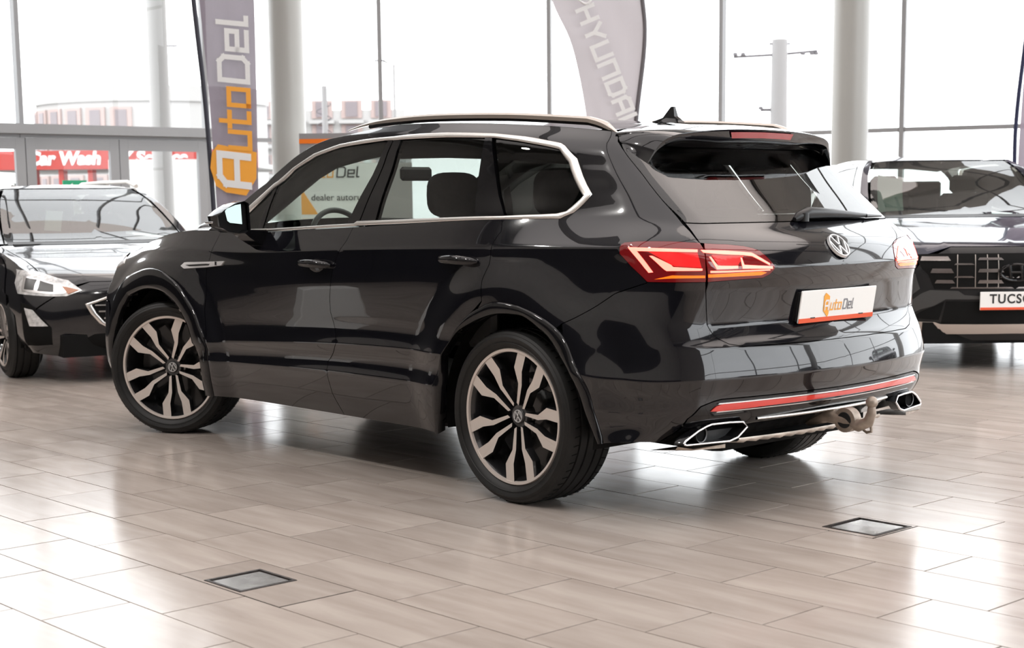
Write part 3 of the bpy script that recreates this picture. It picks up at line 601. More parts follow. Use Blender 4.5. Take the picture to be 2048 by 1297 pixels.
for i, s_ in enumerate(np.linspace(2.38, 5.2, 40)):
    e = BODY.ev(s_, 12.0); G.append([(e[0]+(.22 if s_ > 3.2 else .0)*crown(u_)*min(1, max(0, s_-3.2)), e[1]*u_, e[2]+.055*crown(u_)*(1 if s_ < 3.5 else max(.2, 1-(s_-3.5)*.5))) for u_ in np.linspace(-1, 1, 21)])
grid_obj('bonnet', G, P, car)
# rear spoiler
tipP = np.array([-.488, .642, 1.411])
lip = cr_smooth([(-.488, .645, 1.409), (-.503, .622, 1.46), (-.520, .588, 1.515), (-.545, .540, 1.553), (-.568, .43, 1.575), (-.592, .22, 1.588), (-.600, 0, 1.592)], 6)
inn_ = cr_smooth([tuple(BODY.ev(-1.60, 14.75)+BODY.nrm(-1.60, 14.75)*.001)]+[tuple(BODY.ev(a_, b_)) for a_, b_ in ((-1.55, 15.0), (-1.48, 15.25), (-1.42, 15.7), (-1.36, 16.0))]+[(-.29, .40, 1.6125), (-.285, 0, 1.622)], 6)
lip[0] = tuple(np.array(inn_[0])+np.array([-.004, .002, -.002]))
n_ = len(lip); G = []
for t in np.linspace(0, 1, 9):
    row = []
    for a_, b_ in zip(inn_, lip):
        a_, b_ = np.array(a_), np.array(b_); p = a_+(b_-a_)*t; row.append(p+np.array([0, .004, .010])*math.sin(math.pi*t)*min(1, np.linalg.norm(b_-a_)/.2))
    G.append(row)
full = [r+[np.array(q)*[1, -1, 1] for q in r[::-1][1:]] for r in G]
lipf = full[-1]; m_ = len(lipf)
def low(p, d, fx): q = np.array(p); w_ = min(1, np.linalg.norm(q-tipP*[1, np.sign(q[1]) or 1, 1])/.42); return q+np.array([fx, -np.sign(q[1])*.012, -d])*w_
rows3 = full+[[low(p, .004, -.003) for p in lipf], [low(p, .008, .000) for p in lipf], [low(p, .044, .008) for p in lipf], [low(p, .052, .016) for p in lipf], [low(p, .056, .05) for p in lipf]]
und = []
for t in (.35, .7, 1.0):
    row = []
    for i, p in enumerate(rows3[-1]):
        s_ = -1.55-1.55*(1-abs(abs(i-(m_-1)/2)/((m_-1)/2)))
        k_ = abs(i-(m_-1)/2)/((m_-1)/2); sv = -1.60-1.5*min(1, (1-k_)*1.1); vv = 14.8+.12*min(1, (1-k_)*4)
        g_ = BODY.ev(max(sv, -3.1), vv)+BODY.nrm(max(sv, -3.1), vv)*.004
        g_ = g_*[1, 1 if i <= (m_-1)/2 else -1, 1]; row.append(np.array(p)+(g_-np.array(p))*t)
    und.append(row)
spo = grid_obj('rear_spoiler', rows3+und, P, car, False)
bm = bmesh.new(); bm.from_mesh(spo.data); bmesh.ops.remove_doubles(bm, verts=bm.verts, dist=1e-5); bmesh.ops.recalc_face_normals(bm, faces=bm.faces); bm.to_mesh(spo.data); bm.free(); smooth_angle(spo, 40)
# high brake light in the lip
G = []
for t in (0, 1):
    G.append([])
    for yy in np.linspace(.215, -.215, 15):
        lx = np.interp(abs(yy), [p[1] for p in lip[::-1]], [p[0] for p in lip[::-1]]); lz = np.interp(abs(yy), [p[1] for p in lip[::-1]], [p[2] for p in lip[::-1]])
        G[-1].append((lx-.0045+.006*t, yy*(1-.06*t), lz-.012-.025*t))
grid_obj('high_brake_lamp', G, M['redlens'], spo)
# roof rails, fin aerial
for sy in (1, -1):
    pts = []
    for s_, dz in ((-1.30, -.010), (-1.15, .006), (-.95, .022), (-.60, .034), (-.2, .036), (.3, .033), (.8, .028), (1.15, .020), (1.35, .008), (1.50, -.012)):
        e = BODY.ev(s_, 16.0); pts.append((e[0], (e[1]-.024)*sy, e[2]+dz+.004))
    b = MB(); pp = [Vector(p) for p in cr_smooth(pts, 5)]
    n = len(pp); V = []; F = []
    for i, p in enumerate(pp):
        tt = min(i/9, (n-1-i)/12); sc_ = min(1, .22+.78*tt)
        for a_, h_ in ((-.017, -.012), (-.019, .006), (-.010, .013), (.010, .013), (.019, .004), (.017, -.012)): V.append((p.x, p.y+a_*sc_, p.z+h_*sc_-.002))
    for i in range(n-1):
        for k in range(6): F.append((i*6+k, i*6+(k+1) % 6, (i+1)*6+(k+1) % 6, (i+1)*6+k))
    F += [tuple(range(6)), tuple(range((n-1)*6, n*6))[::-1]]
    rl = b.add(V, F).build('roof_rail', M['rail'], car, 35)
    MB().tube([(p.x, p.y+.004*sy, p.z-.016) for p in pp[5:-6]], .010, 8).build('rail_base', M['shadow'], rl, 40)
fz = MB(); fz.prism([(.035, 1.653), (-.03, 1.668), (-.072, 1.715), (-.090, 1.716), (-.100, 1.672), (-.125, 1.655), (-.125, 1.645), (.035, 1.645)], -.006, .006, lambda a, b, h: (a, h*(1 if b > 1.69 else 2.2), b))
fz.add([(.045, 0, 1.648), (-.03, .030, 1.645), (-.135, .024, 1.642), (-.03, -.030, 1.645), (-.135, -.024, 1.642), (-.05, .012, 1.668), (-.05, -.012, 1.668), (-.11, .01, 1.665), (-.11, -.01, 1.665)], [(0, 1, 5), (0, 5, 6), (0, 6, 3), (1, 2, 7, 5), (3, 6, 8, 4), (5, 7, 8, 6), (2, 4, 8, 7)])
fz.build('fin_aerial', M['gloss'], car, 25)
# underbody, arches, wheels
V = BODY.T[8:int(11.8*8)+1:3, ::2]-BODY.N[8:int(11.8*8)+1:3, ::2]*.03
a, b = V.shape[:2]; Fs = []
for i in range(a-1):
    for j in range(b-1):
        c_ = (V[i, j]+V[i+1, j+1])/2
        if min(math.hypot(c_[0], c_[2]-.38), math.hypot(c_[0]-2.904, c_[2]-.38)) < .49 and abs(c_[1]) > .6: continue
        Fs.append((i*b+j, i*b+j+1, (i+1)*b+j+1, (i+1)*b+j))
VV = V.reshape(-1, 3)
mesh_obj('inner_shell', np.concatenate([VV, VV*[1, -1, 1]]), Fs+[tuple(i+len(VV) for i in f[::-1]) for f in Fs], M['shadow'], car)
ub = MB(); ub.box((1.45, 0, .32), (1.9, 1.72, .10), 0, .02).box((1.45, 0, .33), (4.5, 1.05, .14), 0, .03).box((3.3, 0, .75), (.7, 1.05, .6)).box((.3, 0, .72), (2.2, 1.06, .10)).box((-.72, 0, .50), (.40, 1.2, .22), 0, .05)
ub.box((2.42, 0, .75), (.10, 1.5, .70)).build('underbody', M['shadow'], car)
for cx in (0, 2.904):
    for sy in (1, -1):
        V = []; F = []
        for j in range(25):
            t = math.radians(-12+204*j/24)
            for y in (.50, .915): V.append((cx+.468*math.cos(t), y*sy, .38+.468*math.sin(t)))
        for j in range(24): F.append((2*j, 2*j+1, 2*j+3, 2*j+2))
        F.append(tuple(range(0, 50, 2)))
        mesh_obj('wheel_arch_liner', V, F, M['shadow'], car, smooth=False)
WZ = .378
make_wheel(car, (0, .825, WZ), 1, 0, math.radians(-170+360/10*0))
make_wheel(car, (2.962, .82, WZ), 1, math.radians(31), math.radians(-172))
make_wheel(car, (0, -.825, WZ), -1, 0, .3); make_wheel(car, (2.904, -.80, WZ), -1, math.radians(31), .1)
for cx in (0, 2.904):
    for sy in (1, -1): MB().tube([(cx, .3*sy, WZ), (cx, .70*sy, WZ)], .06, 12).box((cx-.02, .62*sy, .36), (.12, .10, .34)).build('axle_link', M['shadow'], car)
    MB().tube([(cx+.02, .0, .30), (cx, .62, .27)], .03, 8).tube([(cx+.02, .0, .30), (cx, -.62, .27)], .03, 8).build('control_arm', M['shadow'], car)
for y_ in (.60,): MB().tube([(.15, .76, .42), (.10, .80, .50), (-.02, .84, .54), (-.12, .80, .5)], .028, 8).build('brake_caliper', M['rimgrey'], car, 40)
# door handles
def handle(par, x0, x1, z, y):
    cup = MB(); cx = (x0+x1)/2; cup.sphere((cx, y-.006, z-.012), 1, 20, (abs(x1-x0)*.36, .014, .045)); hd = cup.build('handle_cup', M['gloss'], par, 60)
    pts = []
    n = 12
    for i in range(n+1): t = i/n; pts.append((x0+(x1-x0)*t, y+.014+.026*math.sin(math.pi*t)**.6, z+.004*math.sin(math.pi*t)+.012*(t-.5)*-.6))
    r = [.006]+[.0150+.006*math.sin(math.pi*i/n) for i in range(1, n)]+[.006]
    h = MB().tube(pts, r, 10).build('door_handle', M['gloss'], par, 60)
handle(FD, 1.51, 1.255, 1.002, .955); handle(RD, .425, .175, 1.043, .958)
# fender badge
bd = panel('fender_badge', [(2.64, 8.62), (2.615, 8.95), (2.40, 9.3), (2.224, 9.62), (2.252, 8.95), (2.40, 8.66), (2.607, 8.40)], M['logo_chrome'], car, off=.007, gap=0, skirt=.008, tol=.005, dens=.4)
panel('badge_slot', [(2.60, 8.73), (2.40, 8.98), (2.36, 9.0), (2.37, 8.86), (2.56, 8.62)], M['black'], bd, off=.008, gap=0, skirt=.001, tol=.003, dens=.4)
tx = text_mesh('badge_letter', 'R', .03, M['black'], bd); Pp, Nn = BODY.ev(2.30, 9.1), BODY.nrm(2.30, 9.1); place(tx, Pp+Nn*.009, (-1, 0, 0), (0, 0, 1))
# door mirror
for sy in (1, -1):
    mb = MB(); prof = [(.965, 1.155), (.972, 1.30), (1.0, 1.312), (1.06, 1.298), (1.12, 1.268), (1.158, 1.238), (1.150, 1.185), (1.10, 1.160), (1.02, 1.145)]
    cyz = (1.06, 1.22); V = []; n = len(prof)
    for x_, k_ in ((1.955, .93), (1.945, 1.0), (1.99, 1.03), (2.05, .95), (2.09, .75), (2.11, .45)): V += [(x_, (cyz[0]+(y-cyz[0])*k_)*sy, cyz[1]+(z-cyz[1])*k_) for y, z in prof]
    F = [(l*n+i, l*n+(i+1) % n, (l+1)*n+(i+1) % n, (l+1)*n+i) for l in range(5) for i in range(n)]+[tuple(range(5*n, 6*n))]
    mb.add(V, F); ho = mb.build('door_mirror', M['gloss'], car, 50)
    V = [(1.972, (cyz[0]+(y-cyz[0])*.95)*sy, cyz[1]+(z-cyz[1])*.95) for y, z in prof]; mesh_obj('mirror_surround', V, [tuple(range(n))], M['satin'], ho, smooth=False)
    gp = [(1.018, 1.195), (1.016, 1.297), (1.045, 1.292), (1.09, 1.274), (1.100, 1.262), (1.092, 1.213), (1.08, 1.203)]
    mesh_obj('mirror_glass', [(1.958+(.25*(y-1.06)+.10*(z-1.24))/.96, y*sy, z) for y, z in gp], [tuple(range(len(gp)))], M['mirror'], ho, smooth=False)
    MB().prism([(.87, 1.13), (.90, 1.165), (1.0, 1.165), (1.03, 1.15), (1.0, 1.125), (.93, 1.085), (.88, 1.09)], 1.90, 2.02, lambda a_, b_, h_: (h_, a_*sy, b_)).build('mirror_foot', M['gloss'], ho, 30)
    MB().box((2.03, 1.157*sy, 1.205), (.07, .012, .010), 0, .003).build('mirror_indicator', M['bright'], ho)
# rear emblem, plate, wiper
Nn = BODY.nrm(-3.05, 10.9); Pp = BODY.ev(-3.1, 10.9); Nn = np.array([Nn[0], 0, Nn[2]]); Nn /= np.linalg.norm(Nn)
lg = logo_disc('emblem', .058, car, M['logo_chrome'], M['black'], .012); U_ = np.array([-Nn[2], 0, Nn[0]]); U_ = U_ if U_[2] > 0 else -U_
place(lg, np.array([Pp[0], 0, 1.092])+Nn*.006, (0, -1, 0), U_)
def plate(parent, org, X, Y, w_, h_, txt='dealer'):
    b = MB().box((0, 0, .004), (w_, h_, .008), 0, .003).build('licence_plate', M['platew'], parent); place(b, org, X, Y)
    o = MB().box((0, -h_/2+.010, .0085), (w_-.004, .019, .002)).build('plate_band', M['redprint'], b)
    return b
pl = plate(car, (-.984, -.018, .855), (0, -1, 0), (-.16, 0, 1), .528, .136)
MB().box((0, .0, -.012), (.54, .12, .02)).build('plate_bracket', M['satin'], pl)
def dealer_logo(parent, k, z, m_hex, m_auto, m_del):
    """tilted block with a square A, then uto Del, in local x,y; k = letter height"""
    MB().prism([(-2.75*k, 1.0*k), (-2.5*k, 1.35*k), (-1.75*k, .95*k), (-1.6*k, -.9*k), (-1.75*k, -1.25*k), (-2.6*k, -.55*k)], 0, .0010).build('emblem_block', m_hex, parent).location = (0, 0, z)
    a_ = strokes('print', 'a', .95*k, M['white'], parent, .2, wid=.72*k, shear=-.1, z=z+.0012); a_.location.x = -2.15*k; a_.location.y = .05*k
    t1 = strokes('print', 'uto', k, m_auto, parent, .15, wid=1.95*k, z=z); t1.location.x = -.45*k
    t2 = strokes('print', 'Del', k, m_del, parent, .15, wid=1.85*k, z=z); t2.location.x = 1.75*k
dealer_logo(pl, .040, .009, M['ltorange'], M['ltorange'], mat('grey_print', (.22, .22, .24), .5))
MB().box((-.17, -.048, .010), (.03, .004, .002)).box((.17, -.048, .010), (.03, .004, .002)).build('plate_clip', M['black'], pl)
MB().box((-.96, .17, .938), (.03, .05, .012)).box((-.96, -.02, .938), (.03, .05, .012)).build('plate_lamp', M['bright'], car)
g0 = BODY.ev(-3.05, 12.05); gn = BODY.nrm(-3.0, 12.4)
wb = MB().tube([(-.858, .115, 1.210), (-.858, .09, 1.220), (-.855, .02, 1.236), (-.850, -.15, 1.232), (-.835, -.35, 1.222), (-.822, -.46, 1.218)], [.010, .020, .026, .020, .013, .008], 12).tube([(-.860, .06, 1.20), (-.860, .06, 1.235)], .026, 14).build('rear_wiper', M['satin'], car, 50)
MB().tube([(-.828, -.44, 1.217), (-.800, -.60, 1.214)], [.009, .004], 8).build('wiper_blade', M['satin'], wb, 40)
# exhausts, skid plate, tow hook
exo = [(-.857+0, 0)]
def exhaust(sy):
    yz = [(.835, .343), (.828, .355), (.767, .391), (.729, .406), (.705, .412), (.618, .413), (.549, .410), (.527, .387), (.575, .349), (.617, .337), (.823, .338)]
    def X_(y): return -.985+.09*(min(abs(y), .86)/.75)**2
    cy, cz = .69, .375; V = []; n = len(yz); ot = [(X_(y)-.008, y*sy, z) for y, z in yz]
    ex = MB().tube(ot+ot[:1], .0048, 8, False).build('exhaust_trim', M['bright'], car, 60)
    for k_, dx in ((1.12, .03), (1.03, -.004), (1.0, -.008)): V += [(X_(y)+dx, (cy+(y-cy)*k_)*sy, cz+(z-cz)*k_) for y, z in yz]
    MB().add(V, [(l*n+i, l*n+(i+1) % n, (l+1)*n+(i+1) % n, (l+1)*n+i) for l in range(2) for i in range(n)]).build('exhaust_surround', M['gloss'], ex, 40)
    V = []
    for k_, dx in ((1.0, -.006), (.93, .05)): V += [(X_(y)+dx, (cy+(y-cy)*k_)*sy, cz+(z-cz)*k_) for y, z in yz]
    MB().add(V, [(i, (i+1) % n, n+(i+1) % n, n+i) for i in range(n)]+[tuple(range(n, 2*n))]).build('exhaust_recess', M['satin'], ex)
    MB().lathe([(.030, 0), (.034, -.002), (.034, .05), (.030, .05)], 24, 'z').build('tail_pipe', M['rimgrey'], ex, 40).matrix_local = Matrix.Translation((-.885, .735*sy, .372)) @ Matrix.Rotation(math.pi/2, 4, 'Y')
    pipe = MB().lathe([(0, .01), (.031, .01)], 24, 'z').build('pipe_bore', M['shadow'], ex); pipe.matrix_local = Matrix.Translation((-.888, .735*sy, .372)) @ Matrix.Rotation(math.pi/2, 4, 'Y')
    sr_unused = [(.90, .30), (.885, .345), (.80, .43), (.70, .455), (.52, .452), (.475, .42), (.50, .36), (.56, .315)]
    MB().add([(-.86, .86*sy, .322), (-.89, .80*sy, .315), (-.93, .64*sy, .312), (-.93, .64*sy, .328), (-.90, .80*sy, .322), (-.87, .86*sy, .335), (-.70, .84*sy, .30), (-.72, .62*sy, .30)], [(0, 1, 4, 5), (1, 2, 3, 4), (0, 6, 7, 2, 1)]).build('exhaust_skirt', M['towiron'], ex)
for sy in (1, -1): exhaust(sy)
G = []
for t, dx, z in ((0, -.935, .331), (.5, -.938, .322), (1, -.925, .312), (1.2, -.76, .292)):
    G.append([(dx+.05*(abs(y)/.5)**2, y, z+.004*math.sin(y*90)*(1 if .4 < t < 1.1 else 0)) for y in np.linspace(.50, -.50, 60)])
sk = grid_obj('skid_plate', G, M['silver'], car)
bm = bmesh.new(); bm.from_mesh(sk.data); bmesh.ops.recalc_face_normals(bm, faces=bm.faces); bm.to_mesh(sk.data); bm.free()
G = []
for dx, z in ((-.990, .420), (-1.002, .416), (-.999, .409), (-.975, .407)): G.append([(dx+.06*(abs(y)/.5)**2, y, z) for y in np.linspace(.46, -.46, 30)])
grid_obj('chrome_strip', G, M['chrome'], car)
tb = MB(); tb.tube([(-.86, .0, .36), (-.96, 0, .385), (-1.05, 0, .372), (-1.12, 0, .352), (-1.165, 0, .372), (-1.18, 0, .41), (-1.18, 0, .437)], [.035, .035, .030, .026, .024, .020, .0165], 16).sphere((-1.18, 0, .456), .0255, 20)
tb.lathe([(.052, -.024), (.052, .024), (.030, .026), (.030, -.026)], 24, 'y', (-1.062, 0, .372), True)
tb.tube([(-1.165, -.02, .352), (-1.168, -.02, .330), (-1.145, -.02, .324), (-1.125, -.02, .334), (-1.135, -.02, .35)], .0065, 8, False)
th = tb.build('tow_hook', M['towiron'], car, 45)
MB().lathe([(0, .0265), (.033, .0275), (.036, .024)], 24, 'y', (-1.062, 0, .372)).build('socket_cover', M['satin'], th, 40)
# cabin
def seat(x, y, z, name, hr_x=0, wd=.50):
    s_ = MB(); s_.box((x+.25, y, z), (.52, wd, .16), 0, .05); V = []
    bk = MB()
    for i, (zz, xx, ww) in enumerate(((z+.02, x, wd*.94), (z+.25, x-.04, wd), (z+.45, x-.10, wd*.92), (z+.60, x-.15, wd*.62))): V += [(xx-.06, y-ww/2, zz), (xx-.06, y+ww/2, zz), (xx+.05, y+ww/2, zz), (xx+.05, y-ww/2, zz)]
    s_.add(V, [(l*4+i, l*4+(i+1) % 4, l*4+4+(i+1) % 4, l*4+4+i) for l in range(3) for i in range(4)]+[(12, 13, 14, 15)])
    o = s_.build(name, M['interior'], car, 40)
    sub = o.modifiers.new('soft', 'BEVEL'); sub.width = .03; sub.segments = 3
    h = MB().sphere((0, 0, -.005), 1, 28, (.055, .158, .112), .62).tube([(0, .07, -.1), (0, .07, -.2)], .008, 8).tube([(0, -.07, -.1), (0, -.07, -.2)], .008, 8).build('headrest', M['interior'], o, 60); h.location = (x-.16+hr_x, y, z+.72)
seat(1.19, .37, .615, 'front_seat'); seat(1.19, -.37, .615, 'front_seat'); seat(.42, .38, .62, 'rear_seat', 0, .48); seat(.42, -.38, .62, 'rear_seat', 0, .48); seat(.42, 0, .60, 'rear_seat', 0, .26)
MB().prism([(1.98, .75), (1.96, 1.05), (2.02, 1.125), (2.30, 1.15), (2.62, 1.12), (2.62, .75)], -.74, .74, lambda a, b, h: (a, h, b)).build('dashboard', M['cabin_trim'], car, 40)
MB().prism([(1.97, 1.08), (1.95, 1.16), (2.1, 1.17), (2.12, 1.08)], .20, .60, lambda a, b, h: (a, h, b)).build('instrument_hood', M['cabin_trim'], car)
sw = MB(); n = 40; ring = [(math.cos(2*math.pi*i/n)*.185, math.sin(2*math.pi*i/n)*.185, 0) for i in range(n+1)]; sw.tube(ring, .015, 10, False).box((0, 0, -.01), (.13, .11, .03), 0, .02).box((.11, 0, 0), (.12, .03, .015)).box((-.11, 0, 0), (.12, .03, .015)).box((0, -.11, 0), (.05, .12, .015))
sw = sw.build('steering_wheel', M['cabin_trim'], car, 50); place(sw, (1.88, .44, 1.085), (0, 1, 0), (.35, 0, 1))
MB().box((1.78, 0, 1.45), (.035, .22, .075), 0, .015).build('rear_view_mirror', M['cabin_trim'], car)
for sy in (1, -1):
    MB().box((1.3, .835*sy, .90), (2.2, .05, .50), 0, .02).build('door_lining', M['cabin_trim'], car)
MB().box((-.45, 0, .85), (.9, 1.3, .06)).box((-.05, 0, 1.0), (.06, 1.25, .5)).build('load_floor', M['interior'], car)

for sy in (1, -1):
    b = MB(); pts = [BODY.ev(s_, v_)*[1, sy, 1]+np.array([-.04, -.085*sy, -.075]) for s_, v_ in TOPY[1:]]; b.tube([tuple(p) for p in pts], .042, 8, True, 1.2).build('pillar_trim', M['headliner'], car, 60)
    es_ = [BODY.ev(s_, 15.8)*[1, sy, 1] for s_ in (1.25, .8, .4, 0, -.4, -.8, -1.1)]
    grid_obj('roof_side_trim', [[(e[0], e[1]-dy*sy, e[2]-dz) for e in es_] for dy, dz in ((.10, .02), (.05, .05), (.045, .13), (.09, .15), (.16, .06))], M['headliner'], car)
e = BODY.ev(1.25, 15.65); MB().box((e[0]-.05, 0, e[2]-.02), (.28, 1.25, .07), 0, .02).box((e[0]+.06, .36, e[2]-.05), (.14, .40, .02)).box((e[0]+.06, -.36, e[2]-.05), (.14, .40, .02)).build('sun_visor_header', M['headliner'], car)

# ------------------------------------------------------------ room
def tile_mat(name, stuff):
    m = bpy.data.materials.new(name); m.use_nodes = True; t = m.node_tree; b = t.nodes['Principled BSDF']; L = t.links; N = t.nodes.new
    geo = N('ShaderNodeNewGeometry'); mp = N('ShaderNodeVectorMath'); mp.operation = 'MULTIPLY'; mp.inputs[1].default_value = (1.7, 9.5, 1); L.new(geo.outputs['Position'], mp.inputs[0])
    if stuff: rnd = geo.outputs['Random Per Island']
    else: oi = N('ShaderNodeObjectInfo'); rnd = oi.outputs['Random']
    mul = N('ShaderNodeMath'); mul.operation = 'MULTIPLY'; mul.inputs[1].default_value = 40; L.new(rnd, mul.inputs[0])
    add = N('ShaderNodeVectorMath'); add.operation = 'ADD'; L.new(mp.outputs[0], add.inputs[0]); L.new(mul.outputs[0], add.inputs[1])
    n1 = N('ShaderNodeTexNoise'); n1.inputs['Scale'].default_value = 1.1; n1.inputs['Detail'].default_value = 6; n1.inputs['Distortion'].default_value = .35; L.new(add.outputs[0], n1.inputs['Vector'])
    r = N('ShaderNodeValToRGB'); e = r.color_ramp.elements; e[0].position = .30; e[0].color = (.375, .322, .285, 1); e[1].position = .68; e[1].color = (.485, .43, .385, 1)
    x = r.color_ramp.elements.new(.5); x.color = (.43, .375, .335, 1); L.new(n1.outputs['Fac'], r.inputs['Fac'])
    hs = N('ShaderNodeMapRange'); hs.inputs['To Min'].default_value = .93; hs.inputs['To Max'].default_value = 1.06; L.new(rnd, hs.inputs['Value'])
    mx = N('ShaderNodeVectorMath'); mx.operation = 'SCALE'; L.new(r.outputs['Color'], mx.inputs[0]); L.new(hs.outputs[0], mx.inputs['Scale']); L.new(mx.outputs[0], b.inputs['Base Color'])
    b.inputs['IOR'].default_value = 1.31; b.inputs['Roughness'].default_value = .16; b.inputs['Specular IOR Level'].default_value = .5
    n2 = N('ShaderNodeTexNoise'); n2.inputs['Scale'].default_value = 5; L.new(geo.outputs['Position'], n2.inputs['Vector']); mr = N('ShaderNodeMapRange'); mr.inputs['To Min'].default_value = .11; mr.inputs['To Max'].default_value = .22; L.new(n2.outputs['Fac'], mr.inputs['Value']); L.new(mr.outputs[0], b.inputs['Roughness'])
    bp = N('ShaderNodeBump'); bp.inputs['Strength'].default_value = .05; bp.inputs['Distance'].default_value = .004; L.new(n2.outputs['Fac'], bp.inputs['Height']); L.new(bp.outputs[0], b.inputs['Normal'])
    return m
TW, TL, GAP = .314, .628, .0048
floor = mesh_obj('floor', [(-30, -30, -.012), (12.2, -30, -.012), (12.2, 30, -.012), (-30, 30, -.012), (-30, -30, -.2), (12.2, -30, -.2), (12.2, 30, -.2), (-30, 30, -.2)], [(0, 1, 2, 3), (7, 6, 5, 4), (0, 4, 5, 1), (1, 5, 6, 2), (2, 6, 7, 3), (3, 7, 4, 0)], mat('grey_tile_joint', (.015, .013, .012), .9), smooth=False)
tag(floor, kind='structure')
tm = tile_mat('beige_stone_tile', False); tms = tile_mat('beige_stone_tiles_far', True)
tx_, ty_ = TL/2-GAP*.7, TW/2-GAP/2; c_ = .0003
def tile_geo(cx=0, cy=0, dz=0):
    V = [(cx+a*(tx_-k), cy+b*(ty_-k), z+dz) for k, z in ((0, -.012), (0, -c_), (c_, 0)) for a, b in ((-1, -1), (1, -1), (1, 1), (-1, 1))]
    return V
TF = [(8, 9, 10, 11)]+[(l*4+i, l*4+(i+1) % 4, l*4+4+(i+1) % 4, l*4+4+i) for l in (0, 1) for i in range(4)]
tme = bpy.data.meshes.new('tile'); tme.from_pydata(tile_geo(), [], TF); tme.materials.append(tm)
SOCK = [(-.355, 2.51, .23), (-1.36, .28, .25)]
cells = []
for r in range(-34, 78):
    y1 = 3.27-TW*r; x0 = .303-.2*r
    k0 = int((-12.0-x0)/TL)-1
    for k in range(k0, k0+44):
        cx, cy = x0+TL*(k+.5), y1-TW/2
        if -12 < cx < 12.0: cells.append((cx, cy))
def seen(c):
    d = np.array([c[0], c[1], 0])-CPOS; z = d @ fw
    if z < .5: return None
    u = 1024+3062.02*(d @ r2)/z; v = 831.33-3062.02*(d @ u2)/z
    return z if -60 < u < 2110 and v < 1380 else None
vis = sorted([(seen(c), c) for c in cells if seen(c) is not None])[:296]
near_set = set(c for _, c in vis)
def cuts(c): return [s for s in SOCK if abs(c[0]-s[0]) < TL/2+s[2]/2 and abs(c[1]-s[1]) < TW/2+s[2]/2]
for c in near_set:
    dz = random.uniform(-.0004, .0004); cu = cuts(c)
    if not cu: o = bpy.data.objects.new('tile', tme); o.location = (c[0], c[1], dz); link(o, floor); continue
    # tile cut round a floor socket
    rects = [(c[0]-tx_, c[0]+tx_, c[1]-ty_, c[1]+ty_)]
    for sx_, sy_, sd in cu:
        nr = []; a0, a1, b0, b1 = sx_-sd/2-.002, sx_+sd/2+.002, sy_-sd/2-.002, sy_+sd/2+.002
        for x0, x1, y0, y1 in rects:
            if a1 <= x0 or a0 >= x1 or b1 <= y0 or b0 >= y1: nr.append((x0, x1, y0, y1)); continue
            if a0 > x0: nr.append((x0, a0, y0, y1))
            if a1 < x1: nr.append((a1, x1, y0, y1))
            if b0 > y0: nr.append((max(x0, a0), min(x1, a1), y0, b0))
            if b1 < y1: nr.append((max(x0, a0), min(x1, a1), b1, y1))
        rects = nr
    V = []; F = []
    for x0, x1, y0, y1 in rects: n = len(V); V += [(x0-c[0], y0-c[1], 0), (x1-c[0], y0-c[1], 0), (x1-c[0], y1-c[1], 0), (x0-c[0], y1-c[1], 0)]; F.append((n, n+1, n+2, n+3))
    o = mesh_obj('tile', V, F, tm, floor, smooth=False); o.location = (c[0], c[1], dz)
V = []; F = []
for c in cells:
    if c in near_set: continue
    n = len(V); V += tile_geo(c[0], c[1], random.uniform(-.0004, .0004)); F += [tuple(i+n for i in f) for f in TF]
tag(mesh_obj('tiles_far', V, F, tms, floor, smooth=False), kind='stuff')
# floor sockets
for i, (sx_, sy_, sd) in enumerate(SOCK):
    t = empty('floor_socket', (sx_, sy_, 0), 0, ['square metal floor box nearest the viewer, below the black car doors', 'square metal floor box in the tiles to the right of the rear wheel'][i], 'floor box', 'metal boxes let into the floor')
    MB().box((0, 0, -.006), (sd-.05, sd-.035, .010)).build('lid', mat('brushed_floor_lid%d' % i, (.80, .79, .77), .22, .8, noise=.2, nscale=14, bump=.1), t)
    for a, b, wx, wy in ((0, sd/2-.006, sd, .012), (0, -sd/2+.006, sd, .012), (sd/2-.006, 0, .012, sd-.024), (-sd/2+.006, 0, .012, sd-.024)): MB().box((a, b, -.003), (wx, wy, .010)).build('frame_side', mat('worn_dark_frame', (.03, .022, .018), .5, .3, noise=.6, nscale=40, bump=.4), t)
    MB().box((0, 0, -.011), (sd-.01, sd-.01, .004)).build('pit', M['shadow'], t)
# window walls
frame = mat('grey_aluminium_frame', (.30, .30, .305), .42, .1)
pane = glass('clear_window_pane', (.97, .985, .98), 1.45)
WP = [(12.06, -.55), (12.06, -2.56), (12.06, -5.0), (11.92, -6.2), (11.25, -7.13), (9.96, -8.94), (8.03, -10.13), (5.70, -10.66), (3.35, -11.55), (.9, -12.15), (-1.5, -12.4), (-3.9, -12.4), (-6.3, -12.1), (-8.6, -11.5), (-10.8, -10.6)]
def wall_bay(i, a, b, door=False, zt=2.07):
    a, b = Vector(a), Vector(b); L = (b-a).length; ang = math.atan2(b.y-a.y, b.x-a.x)
    w = empty('window_%d' % (i+1), (a.x, a.y, 0), ang); w['kind'] = 'structure'
    MB().box((0, 0, CEIL_H/2), (.055, .10, CEIL_H)).build('mullion', frame, w)
    for z in (zt, 5.6, 7.8): MB().box((L/2, 0, z), (L-.06, .08, .05)).build('transom', frame, w)
    MB().box((L/2, 0, .06), (L-.06, .09, .12)).build('sill_rail', frame, w)
    for z0, z1 in ((.12, zt-.025), (zt+.025, 5.575), (5.625, 7.775), (7.825, CEIL_H)):
        if door and z0 < 1: continue
        V = [(.03, 0, z0), (L-.03, 0, z0), (L-.03, 0, z1), (.03, 0, z1)]; mesh_obj('pane', V, [(0, 1, 2, 3)], pane, w, smooth=False)
    return w
for i in range(len(WP)-1): wall_bay(i, WP[i], WP[i+1], i in (0, 1), 2.09 if i > 2 else 2.10)
